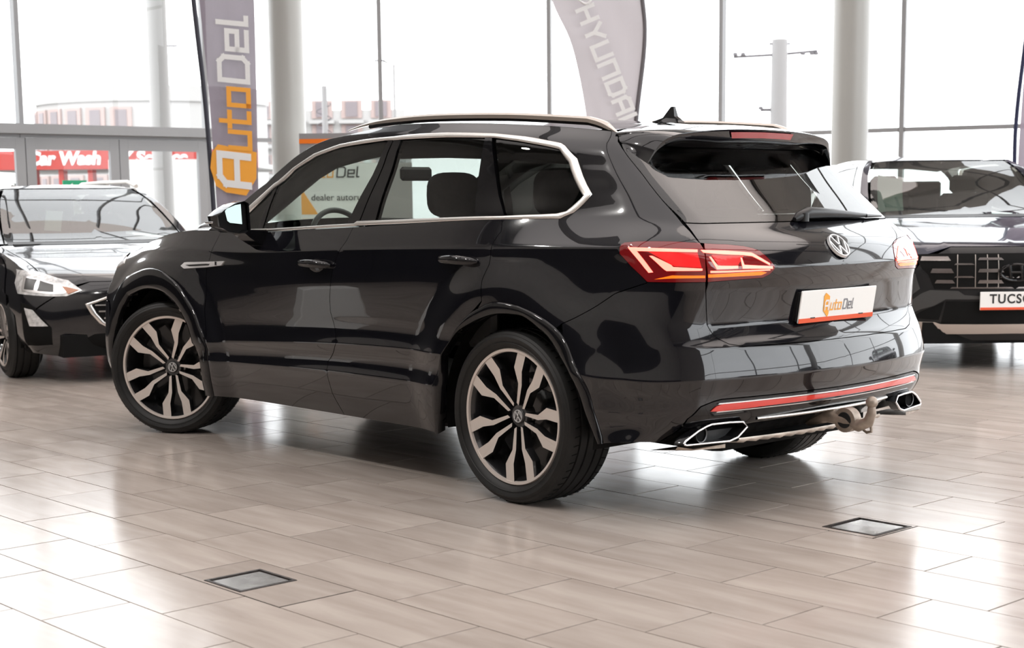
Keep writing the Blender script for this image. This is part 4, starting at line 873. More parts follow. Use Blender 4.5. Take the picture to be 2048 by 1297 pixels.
# sliding door leaves in two bays
dn = 1
for y0, y1 in ((-.60, -1.60), (-1.60, -2.58), (-2.58, -3.76), (-3.76, -4.96)):
    d = empty('door_%d' % dn, (12.02, y0, 0), -math.pi/2); d['kind'] = 'structure'; dn += 1; L = y0-y1; sw_ = .115
    MB().box((L/2, 0, 2.005), (L-.012-2*sw_, .05, .13)).build('top_rail', frame, d); MB().box((L/2, 0, .10), (L-.012-2*sw_, .05, .18)).build('bottom_rail', frame, d)
    for x_ in (sw_/2+.005, L-sw_/2-.005): MB().box((x_, 0, 1.04), (sw_, .05, 2.06)).build('stile', frame, d)
    mesh_obj('pane', [(sw_, 0, .19), (L-sw_, 0, .19), (L-sw_, 0, 1.94), (sw_, 0, 1.94)], [(0, 1, 2, 3)], pane, d, smooth=False)
tag(MB().box((11.98, -2.8, 2.17), (.16, 4.5, .11)).build('trim_1', frame), kind='structure')
es = MB().box((0, 0, 0), (.30, .015, .20)).build('exit_sign', mat('exit_sign_green', (.0, .20, .09), .4, emit=(0, .25, .11), es=.4)); es.location = (12.010, -3.17, 1.49); es.rotation_euler[2] = -math.pi/2
tag(es, 'small green exit sign with white arrow on the glass door', 'sign')
ar = MB().prism([(-.09, 0), (-.03, .05), (-.03, .02), (.09, .02), (.09, -.02), (-.03, -.02), (-.03, -.05)], 0, .002).build('arrow', M['white'], es); ar.rotation_euler = (math.pi/2, 0, 0); ar.location = (0, -.009, .02)
# solid walls, ceiling
wallm = mat('grey_plaster_wall', (.36, .34, .32), .8, noise=.06, nscale=3); ceilm = mat('pale_ceiling', (.78, .74, .70), .85); beamm = mat('grey_roof_beam', (.20, .20, .20), .6)
def wallbox(name, a, b, h0=0, h1=CEIL_H, m=wallm, th=.2):
    a, b = Vector(a), Vector(b); c = (a+b)/2; o = MB().box((0, 0, (h0+h1)/2), ((b-a).length, th, h1-h0)).build(name, m); o.location = (c.x, c.y, 0); o.rotation_euler[2] = math.atan2(b.y-a.y, b.x-a.x); return tag(o, kind='structure')
wallbox('wall_left', (12.2, 9.3), (-12.2, 9.3), 2.3); wallbox('wall_left_lower', (12.2, 9.3), (-12.2, 9.3), 0, 2.3, mat('black_wall_for_reflection', (.012, .012, .013), .6))  # lower walls made black so the car doors mirror something dark
wallbox('wall_back', (-12.2, 9.3), (-12.2, 1.0)); wallbox('wall_front', (12.1, 9.3), (12.1, -.55), 2.3); wallbox('wall_front_lower', (12.1, 9.3), (12.1, -.55), 0, 2.3, bpy.data.materials['black_wall_for_reflection']) 
tag(MB().box((0, -12.2, CEIL_H+.1), (25, 3.4, .2)).build('ceiling', ceilm), kind='structure')
sky_2 = tag(empty('window_61', (0, 3.9, CEIL_H+.1)), kind='structure'); skyh = glass('smoked_fill_glazing', (.40, .365, .345), 1.3, .0, .3)  # unseen roof glazing, added as soft top light and for the shoulder reflections
for i in range(6): mesh_obj('pane', [(-12.3+4.1*i, -5.9, 0), (-8.2+4.1*i, -5.9, 0), (-8.2+4.1*i, 5.9, 0), (-12.3+4.1*i, 5.9, 0)], [(0, 1, 2, 3)], skyh, sky_2, smooth=False)
sky_l = tag(empty('window_60', (0, -6.25, CEIL_H+.1)), kind='structure')  # unseen skylight, added and tinted to brighten the tailgate and rear window reflections
skyg = glass('bronze_fill_glazing', (.74, .655, .60), 1.3, .0, .3)
for i in range(6): mesh_obj('pane', [(-12.3+4.1*i, -4.3, 0), (-8.2+4.1*i, -4.3, 0), (-8.2+4.1*i, 4.3, 0), (-12.3+4.1*i, 4.3, 0)], [(0, 1, 2, 3)], skyg, sky_l, smooth=False)
for i in range(6):
    tag(MB().box((-10.2+i*4.1, -2, CEIL_H-.2), (.16, 23.5, .30)).build('trim_%d' % (i+2), beamm), kind='structure')
for i, (a, b) in enumerate((((-12.2, 1.0), (-11.85, -2.0)), ((-11.85, -2.0), (-11.5, -5.0)), ((-11.5, -5.0), (-11.15, -8.0)), ((-11.15, -8.0), (-10.8, -10.6)))): wall_bay(30+i, a, b)
em = mat('lit_lamp_disc', (1, 1, 1), .5, emit=(1, .96, .9), es=12); k_ = 0
for ix in range(4):
    for iy in range(1):
        x, y = -4.6+ix*4.2, 7.2-iy*4.6
        t = tag(MB().lathe([(0, .12), (.26, .12), (.28, .0), (.26, -.02), (.25, .0)], 28, 'z', (0, 0, 0)).build('ceiling_lamp', frame), ['round ceiling lamp in the row along the left wall, number %s from the back', 'round ceiling lamp in the row above the big black car, number %s from the back'][iy] % ('one', 'two', 'three', 'four')[ix], 'lamp', 'round lamps under the hall ceiling'); t.location = (x, y, CEIL_H-.75)
        MB().lathe([(0, .004), (.245, .004)], 28, 'z').build('lamp_disc', em, t)
        MB().tube([(0, 0, .12), (0, 0, .68)], .008, 6).build('cord', frame, t)
        l = area('lamp_light', (x, y, CEIL_H-.80), .5, .5, LAMP_W); l.data.shape = 'DISK'
# round columns
colm = mat('pale_grey_column_paint', (.42, .42, .40), .35, 0, .5)
for i, (x, y, r_) in enumerate(((9.18, -4.26, .185), (5.32, -9.06, .20), (-3.0, -9.6, .20), (-9.0, -7.5, .2))):
    o = MB().lathe([(r_, 0), (r_, CEIL_H)], 40, 'z').lathe([(r_+.01, 0), (r_+.01, .10), (r_, .11)], 40, 'z').build('column_%d' % (i+1), colm, None, 40); o.location = (x, y, 0); tag(o, kind='structure')

# ------------------------------------------------------------ banners
VR = AZ-math.pi/2
def cloth(pts_l, pts_r, wav=.012, n=8):
    G = []
    for i, ((xl, z), (xr, _)) in enumerate(zip(pts_l, pts_r)): G.append([(xl+(xr-xl)*j/n, wav*math.sin(j*1.7+i*.5), z) for j in range(n+1)])
    return G
def dens(P_, n=6): return cr_smooth(P_, n)
greyc = mat('grey_banner_cloth', (.27, .235, .26), .7, emit=None); 
def cloth_mat(name, col):
    m = bpy.data.materials.new(name); m.use_nodes = True; t = m.node_tree; b = t.nodes['Principled BSDF']; b.inputs['Base Color'].default_value = (*col, 1); b.inputs['Roughness'].default_value = .8
    tr = t.nodes.new('ShaderNodeBsdfTranslucent'); tr.inputs['Color'].default_value = (*col, 1); mx = t.nodes.new('ShaderNodeMixShader'); mx.inputs[0].default_value = .22; o = t.nodes['Material Output']
    tp = t.nodes.new('ShaderNodeBsdfTransparent'); m2 = t.nodes.new('ShaderNodeMixShader'); m2.inputs[0].default_value = .03
    t.links.new(b.outputs[0], mx.inputs[1]); t.links.new(tr.outputs[0], mx.inputs[2]); t.links.new(mx.outputs[0], m2.inputs[1]); t.links.new(tp.outputs[0], m2.inputs[2]); t.links.new(m2.outputs[0], o.inputs[0]); return m
def banner(loc, label, Lp, Rp, pole, col, wav=.012, polem=None):
    t = empty('feather_banner', (*loc, 0), VR, label, 'banner')
    L_, R_ = dens(Lp), dens(Rp); c = grid_obj('cloth', cloth(L_, R_, wav), cloth_mat('banner_cloth_'+label[:4], col), t)
    MB().tube([(x, 0, z) for x, z in dens(pole)], .022, 8).build('pole', polem or M['satin'], t, 50)
    MB().box((pole[0][0], 0, .03), (.35, .35, .05), 0, .01).tube([(pole[0][0], 0, .03), (pole[0][0], 0, pole[0][1]+.05)], .02, 8).build('base', M['satin'], t)
    return t, c
o1, _ = banner((7.192, -2.286), 'grey feather banner with orange and white lettering beside the left round column',
    [(-.15, .55), (-.165, 1.25), (-.195, 2.2), (-.255, 3.1), (-.30, 4.3), (-.2, 4.8)], [(.20, .55), (.215, 1.25), (.225, 2.2), (.235, 3.1), (.24, 4.3), (.1, 4.8)],
    [(-.18, .3), (-.195, 1.25), (-.235, 2.2), (-.305, 3.1), (-.37, 4.3)], (.26, .225, .265), .012, mat('dark_pole_sleeve', (.035, .035, .05), .6))
def flag_logo(par, k):
    hx = MB().prism([(-.07, 1.40), (-.16, 1.46), (-.205, 1.62), (-.185, 1.76), (-.13, 1.83), (.215, 1.755), (.205, 1.52), (.11, 1.37)], -.003, .003, lambda a, b, h: (a, -.030+h, b)).build('emblem_block', M['ltorange'], par)
    for tx_, z, m_, wd_, h_, w_ in (('a', 1.60, M['white'], .32, .26, .2), ('uto', 2.055, M['ltorange'], .56, .25, .17), ('Del', 2.665, M['white'], .60, .25, .17)):
        t = strokes('print', tx_, h_, m_, par, w_, .22, wid=wd_); place(t, (.035 if tx_ != 'a' else .01, -.036, z), (0, 0, 1), (-1, 0, 0))
flag_logo(o1, 1)
o2, _ = banner((5.598, -5.502), 'pale grey feather banner with white lettering above the middle of the black car roof',
    [(-.12, .9), (-.19, 1.6), (-.215, 2.10), (-.345, 2.75), (-.54, 3.19), (-.75, 3.9)], [(.24, .9), (.245, 1.6), (.26, 2.10), (.335, 2.75), (.315, 3.19), (.18, 3.9)],
    [(.24, .3), (.25, 1.6), (.27, 2.08), (.345, 2.75), (.325, 3.19), (.2, 3.9)], (.47, .43, .45), .012, mat('grey_pole_sleeve', (.14, .13, .14), .6))
dx_, dz_ = (1252-1168)*.0049, -(240-20)*.0047
t = strokes('print', 'HYUNDAI', .155, M['white'], o2, .24, .30, wid=1.14, shear=0); place(t, (-.022, -.05, 2.595), (dx_, 0, dz_), (-dz_, 0, dx_))
lo = MB().tube([(math.cos(a)*.13, math.sin(a)*.075, 0) for a in np.linspace(0, 2*math.pi, 25)], .012, 6, False).build('emblem_ring', M['white'], o2); place(lo, (-.245, -.05, 3.27), (dx_, 0, dz_), (-dz_, 0, dx_))
o3, _ = banner((3.394, -9.382), 'mauve grey feather banner with navy pole sleeve at the right edge behind the blue car',
    [(-.02, .6), (-.06, 1.6), (-.045, 2.2), (.02, 3.2), (.06, 4.2)], [(.40, .6), (.42, 1.6), (.45, 2.2), (.5, 3.2), (.5, 4.2)], [(-.05, .3), (-.095, 1.6), (-.085, 2.2), (-.0, 3.2), (.03, 4.2)], (.28, .23, .28), .012, mat('navy_pole_sleeve', (.012, .016, .06), .6))
# dealer board seen through the car windows
bd_ = empty('dealer_board', (8.24, -4.10, 0), VR, 'white dealer board with orange stripe and orange corner, seen through the front door window', 'board')
MB().box((.28, 0, .85), (1.15, .06, 1.7)).build('panel', M['platew'], bd_); MB().box((.28, 0, 1.87), (1.15, .08, .27)).build('header', frame, bd_); MB().box((.28, -.045, 1.925), (1.15, .01, .045)).build('orange_stripe', M['orange'], bd_)
MB().prism([(-.29, 1.18), (-.29, 1.45), (-.12, 1.18)], -.034, -.031, lambda a, b, h: (a, h, b)).build('orange_corner', M['ltorange'], bd_)
for tx_, x_, wd_, m_ in (('uto', -.06, .22, M['ltorange']), ('Del', .20, .24, M['black'])):
    t = strokes('print', tx_, .10, m_, bd_, .14, .25, wid=wd_); place(t, (x_, -.036, 1.61), (1, 0, 0), (0, 0, 1))
t = text_mesh('print', 'dealer autorulate', .095, M['cabin_trim'], bd_, .001); place(t, (.14, -.036, 1.35), (1, 0, 0), (0, 0, 1))

pn = MB().box((0, 0, .25), (.55, .45, .5), .5, .01).build('added_white_cuboid', M['platew']); pn.location = (4.9, 3.5, 0); tag(pn, 'low added white plinth mirrored in the door of the black car', 'plinth')  # white box outside the view, added for its reflection in the door

# ------------------------------------------------------------ outside
asph = mat('pale_concrete_yard', (.30, .29, .28), .8, noise=.1, nscale=2)
tag(MB().box((45, -20, -.15), (65.6, 120, .2)).build('yard_ground', asph), kind='structure')
tag(MB().box((-9, -46, -.15), (42.0, 66, .2)).build('yard_ground_side', asph), kind='structure')
bw = mat('hazy_white_wall', (.42, .41, .40), .8); bp_ = mat('hazy_pink_wall', (.40, .31, .29), .8); bgl = mat('hazy_window', (.22, .19, .20), .5); redm = mat('carwash_red', (.42, .045, .035), .5)
# car wash
cw = empty('car_wash', (24.593, -9.949, 0), VR, 'red car wash canopy with white lettering outside the glass doors', 'building')
MB().box((.2, 0, 2.22), (6.4, .5, .38)).build('sign_band', redm, cw)
for tx_, x_, sz in (('Car Wash', -.50, .36), ('Y Service', 1.34, .36)):
    t = text_mesh('print', tx_, sz, M['white'], cw, .004, .15, .018); place(t, (x_, -.26, 2.24), (1, 0, 0), (0, 0, 1))
for x_ in (-2.2, -1.18, -.60, .0, .82, 1.9): MB().box((x_, 0, 1.0), (.10, .3, 2.05)).build('post', redm, cw)
MB().box((.2, 3, 2.1), (6.2, 5.5, .1)).build('canopy_roof', bw, cw)
for x_, w_ in ((-2.7, .8), (1.25, .5)): MB().box((x_, .4, .9), (w_, .1, 1.8)).build('back_panel', bw, cw)
MB().box((.98, -.2, 1.45), (.26, .02, .30)).build('notice', mat('pale_blue_notice', (.2, .22, .42), .6), cw)
# round building under construction and block of flats
b1 = empty('round_building', (36.2, -17.2, 0), VR, 'pale round building with pink framed windows seen over the glass doors', 'building')
k = .0147
def bx_(u, v, D=45, oy=409): return ((u-290)*k, 1.3+(oy-v)*.0145)
V = []; F = []
R0 = 3.6
pts = [(R0*math.sin(a), R0-R0*math.cos(a)) for a in np.linspace(-1.45, 1.45, 25)]
MB().add([(x, y, z) for z in (0, 4.55) for x, y in pts], [(i, i+1, 26+i, 25+i) for i in range(24)]+[tuple(range(25, 50))]).build('wall', bw, b1, 40)
MB().add([(x*1.02, y-.05, z) for z in (4.3, 4.75) for x, y in pts], [(i, i+1, 26+i, 25+i) for i in range(24)]).build('parapet', bw, b1, 40)
for i in range(6):
    a = -1.15+i*.22; x, y = (R0+.02)*math.sin(a), R0-(R0+.02)*math.cos(a)
    for z0, z1 in ((3.42, 4.05), (2.4, 3.2), (1.3, 2.1)):
        wv = MB().box((0, 0, (z0+z1)/2), (.62, .08, z1-z0+.16)).build('window', bp_, b1); wv.location = (x, y, 0); wv.rotation_euler[2] = a
        MB().box((0, -.03, (z0+z1)/2), (.34, .06, z1-z0)).build('pane', bgl, wv)
b2 = empty('flats', (38.9, -24.3, 0), VR, 'pink and white block of flats with balconies behind the tall grey banner', 'building')
MB().box((1.7, 2.0, 2.2), (5.0, 3.0, 4.4)).build('wall', bw, b2)
for i in range(5):
    for z in (1.2, 2.2, 3.2, 4.0):
        MB().box((-.6+i*1.0, .45, z), (.85, .4, .12)).build('balcony', bw, b2)
        w_ = MB().box((-.6+i*1.0, .5, z+.42), (.7, .1, .6)).build('window', bp_, b2)
        MB().box((-.6+i*1.0, .44, z+.42), (.4, .05, .5)).build('pane', bgl, w_)
# white round post, utility poles
pm = mat('hazy_concrete_pole', (.36, .35, .35), .8); dm = mat('hazy_dark_fitting', (.16, .15, .16), .7)
o = MB().lathe([(.15, 0), (.15, 7.5)], 20, 'z').build('white_post', bw, None, 40); o.location = (16.14, -6.72, 0); tag(o, 'thick white round post standing outside behind the glass doors', 'post')
u1 = empty('utility_pole', (13.78, -18.77, 0), VR, 'pale concrete utility pole with a wide cross arm beside the right round column', 'utility pole')
MB().tube([(0, 0, 0), (0, 0, 4.3)], [.20, .15], 12).build('pole', pm, u1, 40)
MB().tube([(-.88, 0, 3.98), (0, 0, 4.02), (.72, 0, 4.08)], .025, 6).tube([(-.2, 0, 4.22), (.2, 0, 4.22)], .02, 6).tube([(-.35, 0, 2.98), (.15, 0, 2.98)], .03, 6).build('cross_arm', dm, u1)
for x_ in (-.85, -.7, .45, .62, .70, -.35, .12): MB().lathe([(0, 0), (.05, .01), (.04, .06), (0, .07)], 10, 'z', (x_, 0, 2.98 if abs(x_) < .4 else 4.0)).build('insulator', dm, u1)
u2_ = empty('utility_pole', (19.69, -12.33, 0), VR, 'thin utility pole with tangled cables right of the left round column', 'utility pole')
MB().tube([(0, 0, 0), (0, 0, 3.52)], .055, 10).build('pole', pm, u2_, 40)
MB().tube([(-.02+.14*math.sin(a*2.1), 0, 2.3+a*.09) for a in np.linspace(0, 10, 50)], .010, 5).build('cable', dm, u2_)
u3 = empty('street_lamp', (21.7, -10.1, 0), VR, 'slim street lamp with a short arm seen behind the white round post', 'street lamp')
MB().tube([(0, 0, 0), (0, 0, 5.6)], .03, 8).tube([(-.20, 0, 4.3), (.22, 0, 4.3)], .02, 6).build('pole', dm, u3)
u4 = empty('street_lamp', (18.9, -13.1, 0), VR, 'street lamp with a flat dark head between the left round column and the next mullion', 'street lamp')
MB().tube([(.25, 0, 0), (.25, 0, 3.90), (.05, 0, 3.97)], .022, 8).build('pole', pm, u4); MB().box((-.02, 0, 3.98), (.20, .08, .03), 0, .01).build('lamp_head', dm, u4)
# bushes beyond the doors
leafm = mat('pale_green_leaves', (.14, .17, .08), .8, noise=.4, nscale=6)
for i, (x, y, r_) in enumerate(((27.0, -9.6, .50), (26.2, -10.8, .5), (25.3, -12.0, .5), (24.4, -13.2, .5), (27.9, -8.4, .5))):
    rr = random.Random(i); b = MB()
    for k_ in range(420):
        a, p = rr.uniform(0, 6.28), math.acos(rr.uniform(-.3, 1)); q = Vector((math.sin(p)*math.cos(a), math.sin(p)*math.sin(a), math.cos(p)))*r_*rr.uniform(.7, 1.05); c = Vector((0, 0, 1.25))+Vector((q.x, q.y, q.z*1.1)); d1 = Vector((rr.uniform(-1, 1), rr.uniform(-1, 1), rr.uniform(-1, 1))).normalized()*.08; d2 = d1.orthogonal().normalized()*.04
        b.add([c-d1, c+d2, c+d1, c-d2], [(0, 1, 2, 3)])
    s_ = empty('bush', (x, y, 0), 0, ['leafy bush behind the car wash, under the word Wash', 'leafy bush behind the car wash, between the two words of the sign', 'leafy bush behind the car wash, under the word Service', 'leafy bush behind the car wash, hidden mostly by the white post', 'leftmost leafy bush behind the car wash'][i], 'bush', 'bushes behind the car wash'); b.build('leaves', leafm, s_); MB().tube([(0, 0, 0), (0, 0, 1.2)], .05, 6).build('stem', mat('bark', (.2, .15, .1), .9), s_)

# ------------------------------------------------------------ the two cars behind
def bgcar(name, label, loc, rz, rows_, nose, paint, R_, half, archx=0.0):
    sh = Shell([-.45, 0, .6, 1.4, 2.4, 3.3], rows_, 1.5, 3.4, None, NV=6, NS=16, ds=.06)
    root = empty(name, (*loc, 0), rz, label, 'car'); c_ = sh.sa-3; nv = len(rows_)-1
    return sh, root
def rowset(Z, Y, NX, F):
    out = []
    for (z, y, n, f) in zip(Z, Y, NX, F): out.append(dict(z=z, y=y, rear=n[:5], front=f, c=n[5] if len(n) > 5 else (0, 0)))
    return out
def flat(v, n=6): return [v]*n
def arch_poly(sh, r, cx=0., cz=.33, n=22, vmin=0):
    """outline of the front wheel arch in (s,v)"""
    T_ = sh.T; jj, ii = np.meshgrid(np.arange(T_.shape[0]), np.arange(T_.shape[1]), indexing='ij'); ok = (sh.s[ii] > -.45) & (T_[..., 1] > .5); out = []
    for a in np.linspace(-.25, math.pi+.25, n):
        x, z = cx+r*math.cos(a), cz+r*math.sin(a); d = np.where(ok, (T_[..., 0]-x)**2+(T_[..., 2]-z)**2, 9); j, i = np.unravel_index(d.argmin(), d.shape)
        out.append((float(sh.s[i]), float(sh.v[j])))
    q = [out[0]]
    for p in out[1:]:
        if abs(p[0]-q[-1][0])+abs(p[1]-q[-1][1]) > .02: q.append(p)
    return q
def build_bg(kind):
    hatch = kind == 'hatch'
    if hatch:
        Z = [[.22, .20, .20, .20, .20, .22], [.32, .30, .30, .30, .30, .32], [.45, .45, .44, .44, .45, .46], [.58, .60, .58, .58, .60, .62], [.70, .73, .72, .72, .74, .76], [.80, .83, .83, .84, .86, .88], [.85, .89, .90, .91, .93, .95], [.885, .93, .96, .97, .99, 1.01], [.91, .95, 1.0, 1.02, 1.04, 1.06], [1.1, 1.15, 1.18, 1.20, 1.22, 1.24], [1.25, 1.28, 1.33, 1.37, 1.38, 1.36], [1.3, 1.34, 1.40, 1.44, 1.44, 1.42]]
        Y = [[.80, .83, .84, .84, .84, .8], [.86, .875, .87, .87, .87, .85], [.875, .895, .885, .885, .885, .86], [.88, .91, .90, .90, .90, .87], [.87, .91, .905, .905, .905, .87], [.83, .895, .895, .895, .89, .86], [.80, .865, .88, .885, .88, .84], [.76, .83, .86, .865, .86, .82], [.72, .79, .83, .84, .83, .80], [.68, .72, .76, .77, .76, .73], [.6, .64, .67, .68, .67, .64], [.55, .57, .59, .60, .59, .57]]
        NX = [(-.80, .20, .62, .14, -.48), (-.87, .30, .64, .15, -.50), (-.885, .42, .64, .15, -.50), (-.89, .55, .64, .16, -.50), (-.88, .66, .62, .17, -.48), (-.84, .745, .60, .17, -.44, (0, .6)), (-.55, .86, .60, .14, -.25), (-.05, .935, .60, .10, .1), (.36, .99, .60, .09, .52, (0, 1)), (.74, 1.19, .58, .08, .84), (1.08, 1.36, .54, .06, 1.16), (1.28, 1.445, .48, .05, 1.36, (0, .5))]
        R0_, cz, R_ = .375, .325, .325; H = (5.35, -.35); hd = math.radians(166); nose = .89; paint = mat('black_hatch_paint', (.006, .006, .008), .12, 0, .5, 1)
    else:
        Z = [[.24, .22, .22, .22, .24, .26], [.34, .33, .33, .33, .34, .36], [.48, .47, .46, .46, .48, .50], [.64, .64, .62, .62, .64, .66], [.80, .82, .80, .80, .82, .85], [.93, .95, .95, .96, .98, 1.0], [.97, 1.0, 1.01, 1.03, 1.05, 1.07], [1.0, 1.04, 1.06, 1.08, 1.10, 1.12], [1.02, 1.06, 1.10, 1.12, 1.14, 1.17], [1.2, 1.25, 1.29, 1.31, 1.33, 1.35], [1.40, 1.45, 1.50, 1.54, 1.55, 1.52], [1.47, 1.52, 1.57, 1.615, 1.62, 1.58]]
        Y = [[.82, .86, .87, .87, .86, .82], [.88, .90, .89, .89, .89, .86], [.90, .925, .91, .91, .91, .88], [.90, .93, .925, .925, .92, .89], [.88, .93, .925, .925, .92, .89], [.85, .91, .915, .915, .91, .88], [.82, .88, .90, .90, .895, .86], [.78, .85, .88, .885, .88, .84], [.74, .81, .85, .86, .85, .82], [.69, .74, .78, .79, .78, .75], [.62, .66, .69, .70, .69, .66], [.56, .59, .61, .62, .61, .59]]
        NX = [(-.82, .22, .66, .12, -.50), (-.87, .33, .66, .12, -.50), (-.885, .47, .66, .12, -.50), (-.885, .62, .66, .13, -.50), (-.875, .80, .66, .13, -.48), (-.82, .925, .64, .13, -.42, (0, .8)), (-.50, 1.015, .62, .12, -.20), (-.05, 1.085, .62, .10, .12), (.32, 1.125, .62, .09, .50, (0, 1)), (.72, 1.32, .60, .08, .84), (1.05, 1.51, .56, .06, 1.15), (1.25, 1.61, .50, .05, 1.36, (0, .5))]
        R0_, cz, R_ = .41, .36, .36; H = (1.24, -5.51); hd = math.radians(137); nose = .885; paint = mat('midnight_blue_paint', (.006, .008, .028), .12, .2, .5, 1)
    F = [(3.62, z[-1], .6, .08, 3.5) for z in Z]
    rows_ = rowset(Z, Y, NX, F)
    loc, hd = ((6.221, -.557), math.radians(168.04)) if hatch else ((1.701, -5.713), math.radians(136.99))
    sh, root = bgcar('hatchback_car' if hatch else 'crossover_car', 'glossy black estate car facing the viewer at the left edge, papers in its windscreen' if hatch else 'dark blue crossover car with white plate behind the right tail lamp', loc, hd-math.pi, rows_, nose, paint, R_, .9)
    arc = arch_poly(sh, R0_, 0, cz)
    arc = [p for p in arc if p[1] < 6.5]; arc = sorted(arc, key=lambda p: -p[0]); arc[0] = (arc[0][0], 0); arc[-1] = (arc[-1][0], 0)
    arcR = sorted([p for p in arch_poly(sh, R0_, 2.68, cz)], key=lambda p: -p[0]); arcR[0] = (arcR[0][0], 0); arcR[-1] = (arcR[-1][0], 0)
    k = dict(sh=sh, dens=1.6, tol=.03, gap=.002, skirt=.02)
    for mi in (0, 1):
        panel('front_wing', [(-.12, 5.02), (.1, 7.9), (.62, 7.95), (.68, 0)]+arc+[(arc[-1][0]-.25, 2.2), (-.42, 3.9)], paint, root, mir=mi, **k)
        panel('body_side', [(.69, 0), (.64, 7.97)]+[(.64, 8.0), (1.5, 8.0), (3.4, 8), (3.4, 0)]+arcR, paint, root, mir=mi, **k)
        panel('side_window', [(.80, 8.1), (1.1, 9.8), (1.45, 10.5), (2.9, 10.4), (3.2, 9.4), (3.2, 8.1)], M['gl_dark'], root, mir=mi, off=.002, **k)
        panel('pillar_frame', [(-.05, 8.05), (-.05, 11), (3.5, 11), (3.5, 8.05), (3.22, 8.05), (3.22, 9.5), (2.92, 10.5), (1.44, 10.6), (1.07, 9.85), (.76, 8.05)], paint, root, mir=mi, **k)
    bp = panel('front_bumper', [(-1.5, 0), (-1.5, 4.97), (-.8, 4.97), (-.42, 3.85), (arc[-1][0]-.26, 2.15), (arc[-1][0]-.004, 0)], paint if hatch else M['satin'], root, both=True, **k)
    bo = panel('bonnet', [(-1.5, 5.0), (-.8, 5.0), (-.44, 4.3), (-.14, 5.05), (.08, 7.92), (-.3, 7.98), (-1.5, 7.98)], paint, root, both=True, **k)
    ws_ = panel('windscreen', [(-1.5, 8.05), (-1.5, 10.9), (-.22, 10.9), (-.08, 8.05)], M['gl_screen'], root, both=True, **k)
    panel('wiper_cowl', [(-1.5, 7.98), (-1.5, 8.12), (-.15, 8.12), (-.15, 7.98)], M['satin'], root, both=True, off=.004, **k)
    G = []
    top = [sh.ev(s_, 11.0) for s_ in (0, .5, 1.5, 2.0, 2.6, 3.2, 3.8)]
    for q, e in enumerate(top): G.append([(e[0]-(.09 if q == 0 else .0)*crown(u_), e[1]*u_, e[2]+.035*crown(u_)*(1 if q else .3)) for u_ in np.linspace(-1, 1, 13)])
    fr_ = [sh.ev(s_, 11.0) for s_ in np.linspace(0, -1.5, 7)]; G0 = [tuple(p) for p in fr_]+[(p[0], -p[1], p[2]) for p in fr_[::-1][1:]]
    G[0] = G0[::-1]
    grid_obj('roof', G, paint, root)
    # rails, mirrors, wheels, interior
    for sy in (1, -1):
        MB().tube([(x_, .60*sy, z_+(0 if hatch else .09)) for x_, z_ in ((1.35, 1.46), (1.6, 1.50), (2.4, 1.505), (3.1, 1.50), (3.3, 1.46))], .018, 8).build('roof_rail', M['rail'] if hatch else M['gloss'], root, 50)
        MB().sphere((.62, 1.0*sy, 1.07+(0 if hatch else .08)), 1, 14, (.09, .12, .075)).tube([(.66, .86*sy, 1.0+(0 if hatch else .08)), (.64, .95*sy, 1.03+(0 if hatch else .08))], .03, 8).build('door_mirror', paint, root, 50)
    for cx in (0, 2.68):
        for sy in (1, -1):
            w_ = make_wheel(root, (cx, (.79 if hatch else .80)*sy, R_), sy, 0, .3, R_, .22, R_-(.085 if hatch else .10), 'wheel', True)
            V = []; F2 = []
            for j in range(17):
                t = math.radians(-12+204*j/16)
                for y in (.45, .85): V.append((cx+(R0_-.01)*math.cos(t), y*sy, cz+(R0_-.01)*math.sin(t)))
            for j in range(16): F2.append((2*j, 2*j+1, 2*j+3, 2*j+2))
            F2.append(tuple(range(0, 34, 2))); mesh_obj('wheel_arch_liner', V, F2, M['shadow'], root, smooth=False)
    MB().box((1.3, 0, .28), (4.2, 1.3, .16)).box((1.35, 0, .6), (1.8, 1.66, .5)).box((.0, 0, .62), (1.0, .85, .4)).build('underbody', M['shadow'], root)
    dz = 0 if hatch else .10
    MB().prism([(.42, .8+dz), (.42, 1.0+dz), (.9, 1.0+dz), (1.0, .8+dz)], -.68, .68, lambda a, b, h: (a, h, b)).build('dashboard', M['cabin_trim'], root)
    for y in (.36, -.36):
        s_ = MB().box((1.75, y, .95+dz), (.16, .48, .55), 0, .05).build('front_seat', M['interior'], root); MB().box((1.78, y, 1.30+dz), (.10, .26, .17), 0, .04).build('headrest', M['interior'], s_)
    q = dict(sh=sh, dens=.8, tol=.008, gap=0, skirt=.006)
    if hatch:
        for mi in (0, 1):
            hl = panel('headlamp', HL1, M['lampwhite'], root, off=.006, mir=mi, **q)
            panel('lamp_lens', HL1i, M['bright'], hl, off=.009, mir=mi, **q)
            for hd_ in HLd: panel('lamp_cell', hd_, M['rimgrey'], hl, off=.011, mir=mi, **q)
            panel('lamp_indicator', HL1a, mat('amber_lamp_cell', (.55, .25, .15), .3), hl, off=.012, mir=mi, **q)
            fo = panel('fog_lamp', FG1, M['lampwhite'], root, off=.005, mir=mi, **q)
            panel('fog_recess', FG1b, M['shadow'], root, off=.003, mir=mi, **q)
        gr = panel('grille', [(-1.5, GR1[0][1]+.12)]+GR1+[(-1.5, GR1[-1][1]-.15)], M['shadow'], root, off=.003, both=True, **q)
        ins = [(p[0]-.0 if i in (0,) else p[0], p[1]) for i, p in enumerate(GR1)]
        A_ = [(-1.5, GR1[0][1]+.12)]+GR1+[(-1.5, GR1[-1][1]-.15)]; cx_ = (-1.45, sum(p[1] for p in GR1)/len(GR1))
        B_ = [(p[0] if p[0] <= -1.49 else p[0]+(cx_[0]-p[0])*.10, p[1]+(cx_[1]-p[1])*.11) for p in A_]
        for mi in (0, 1): ribbon('grille_surround', A_, B_, M['chrome'], gr, off=.010, closed=False, mir=mi, sh=sh)
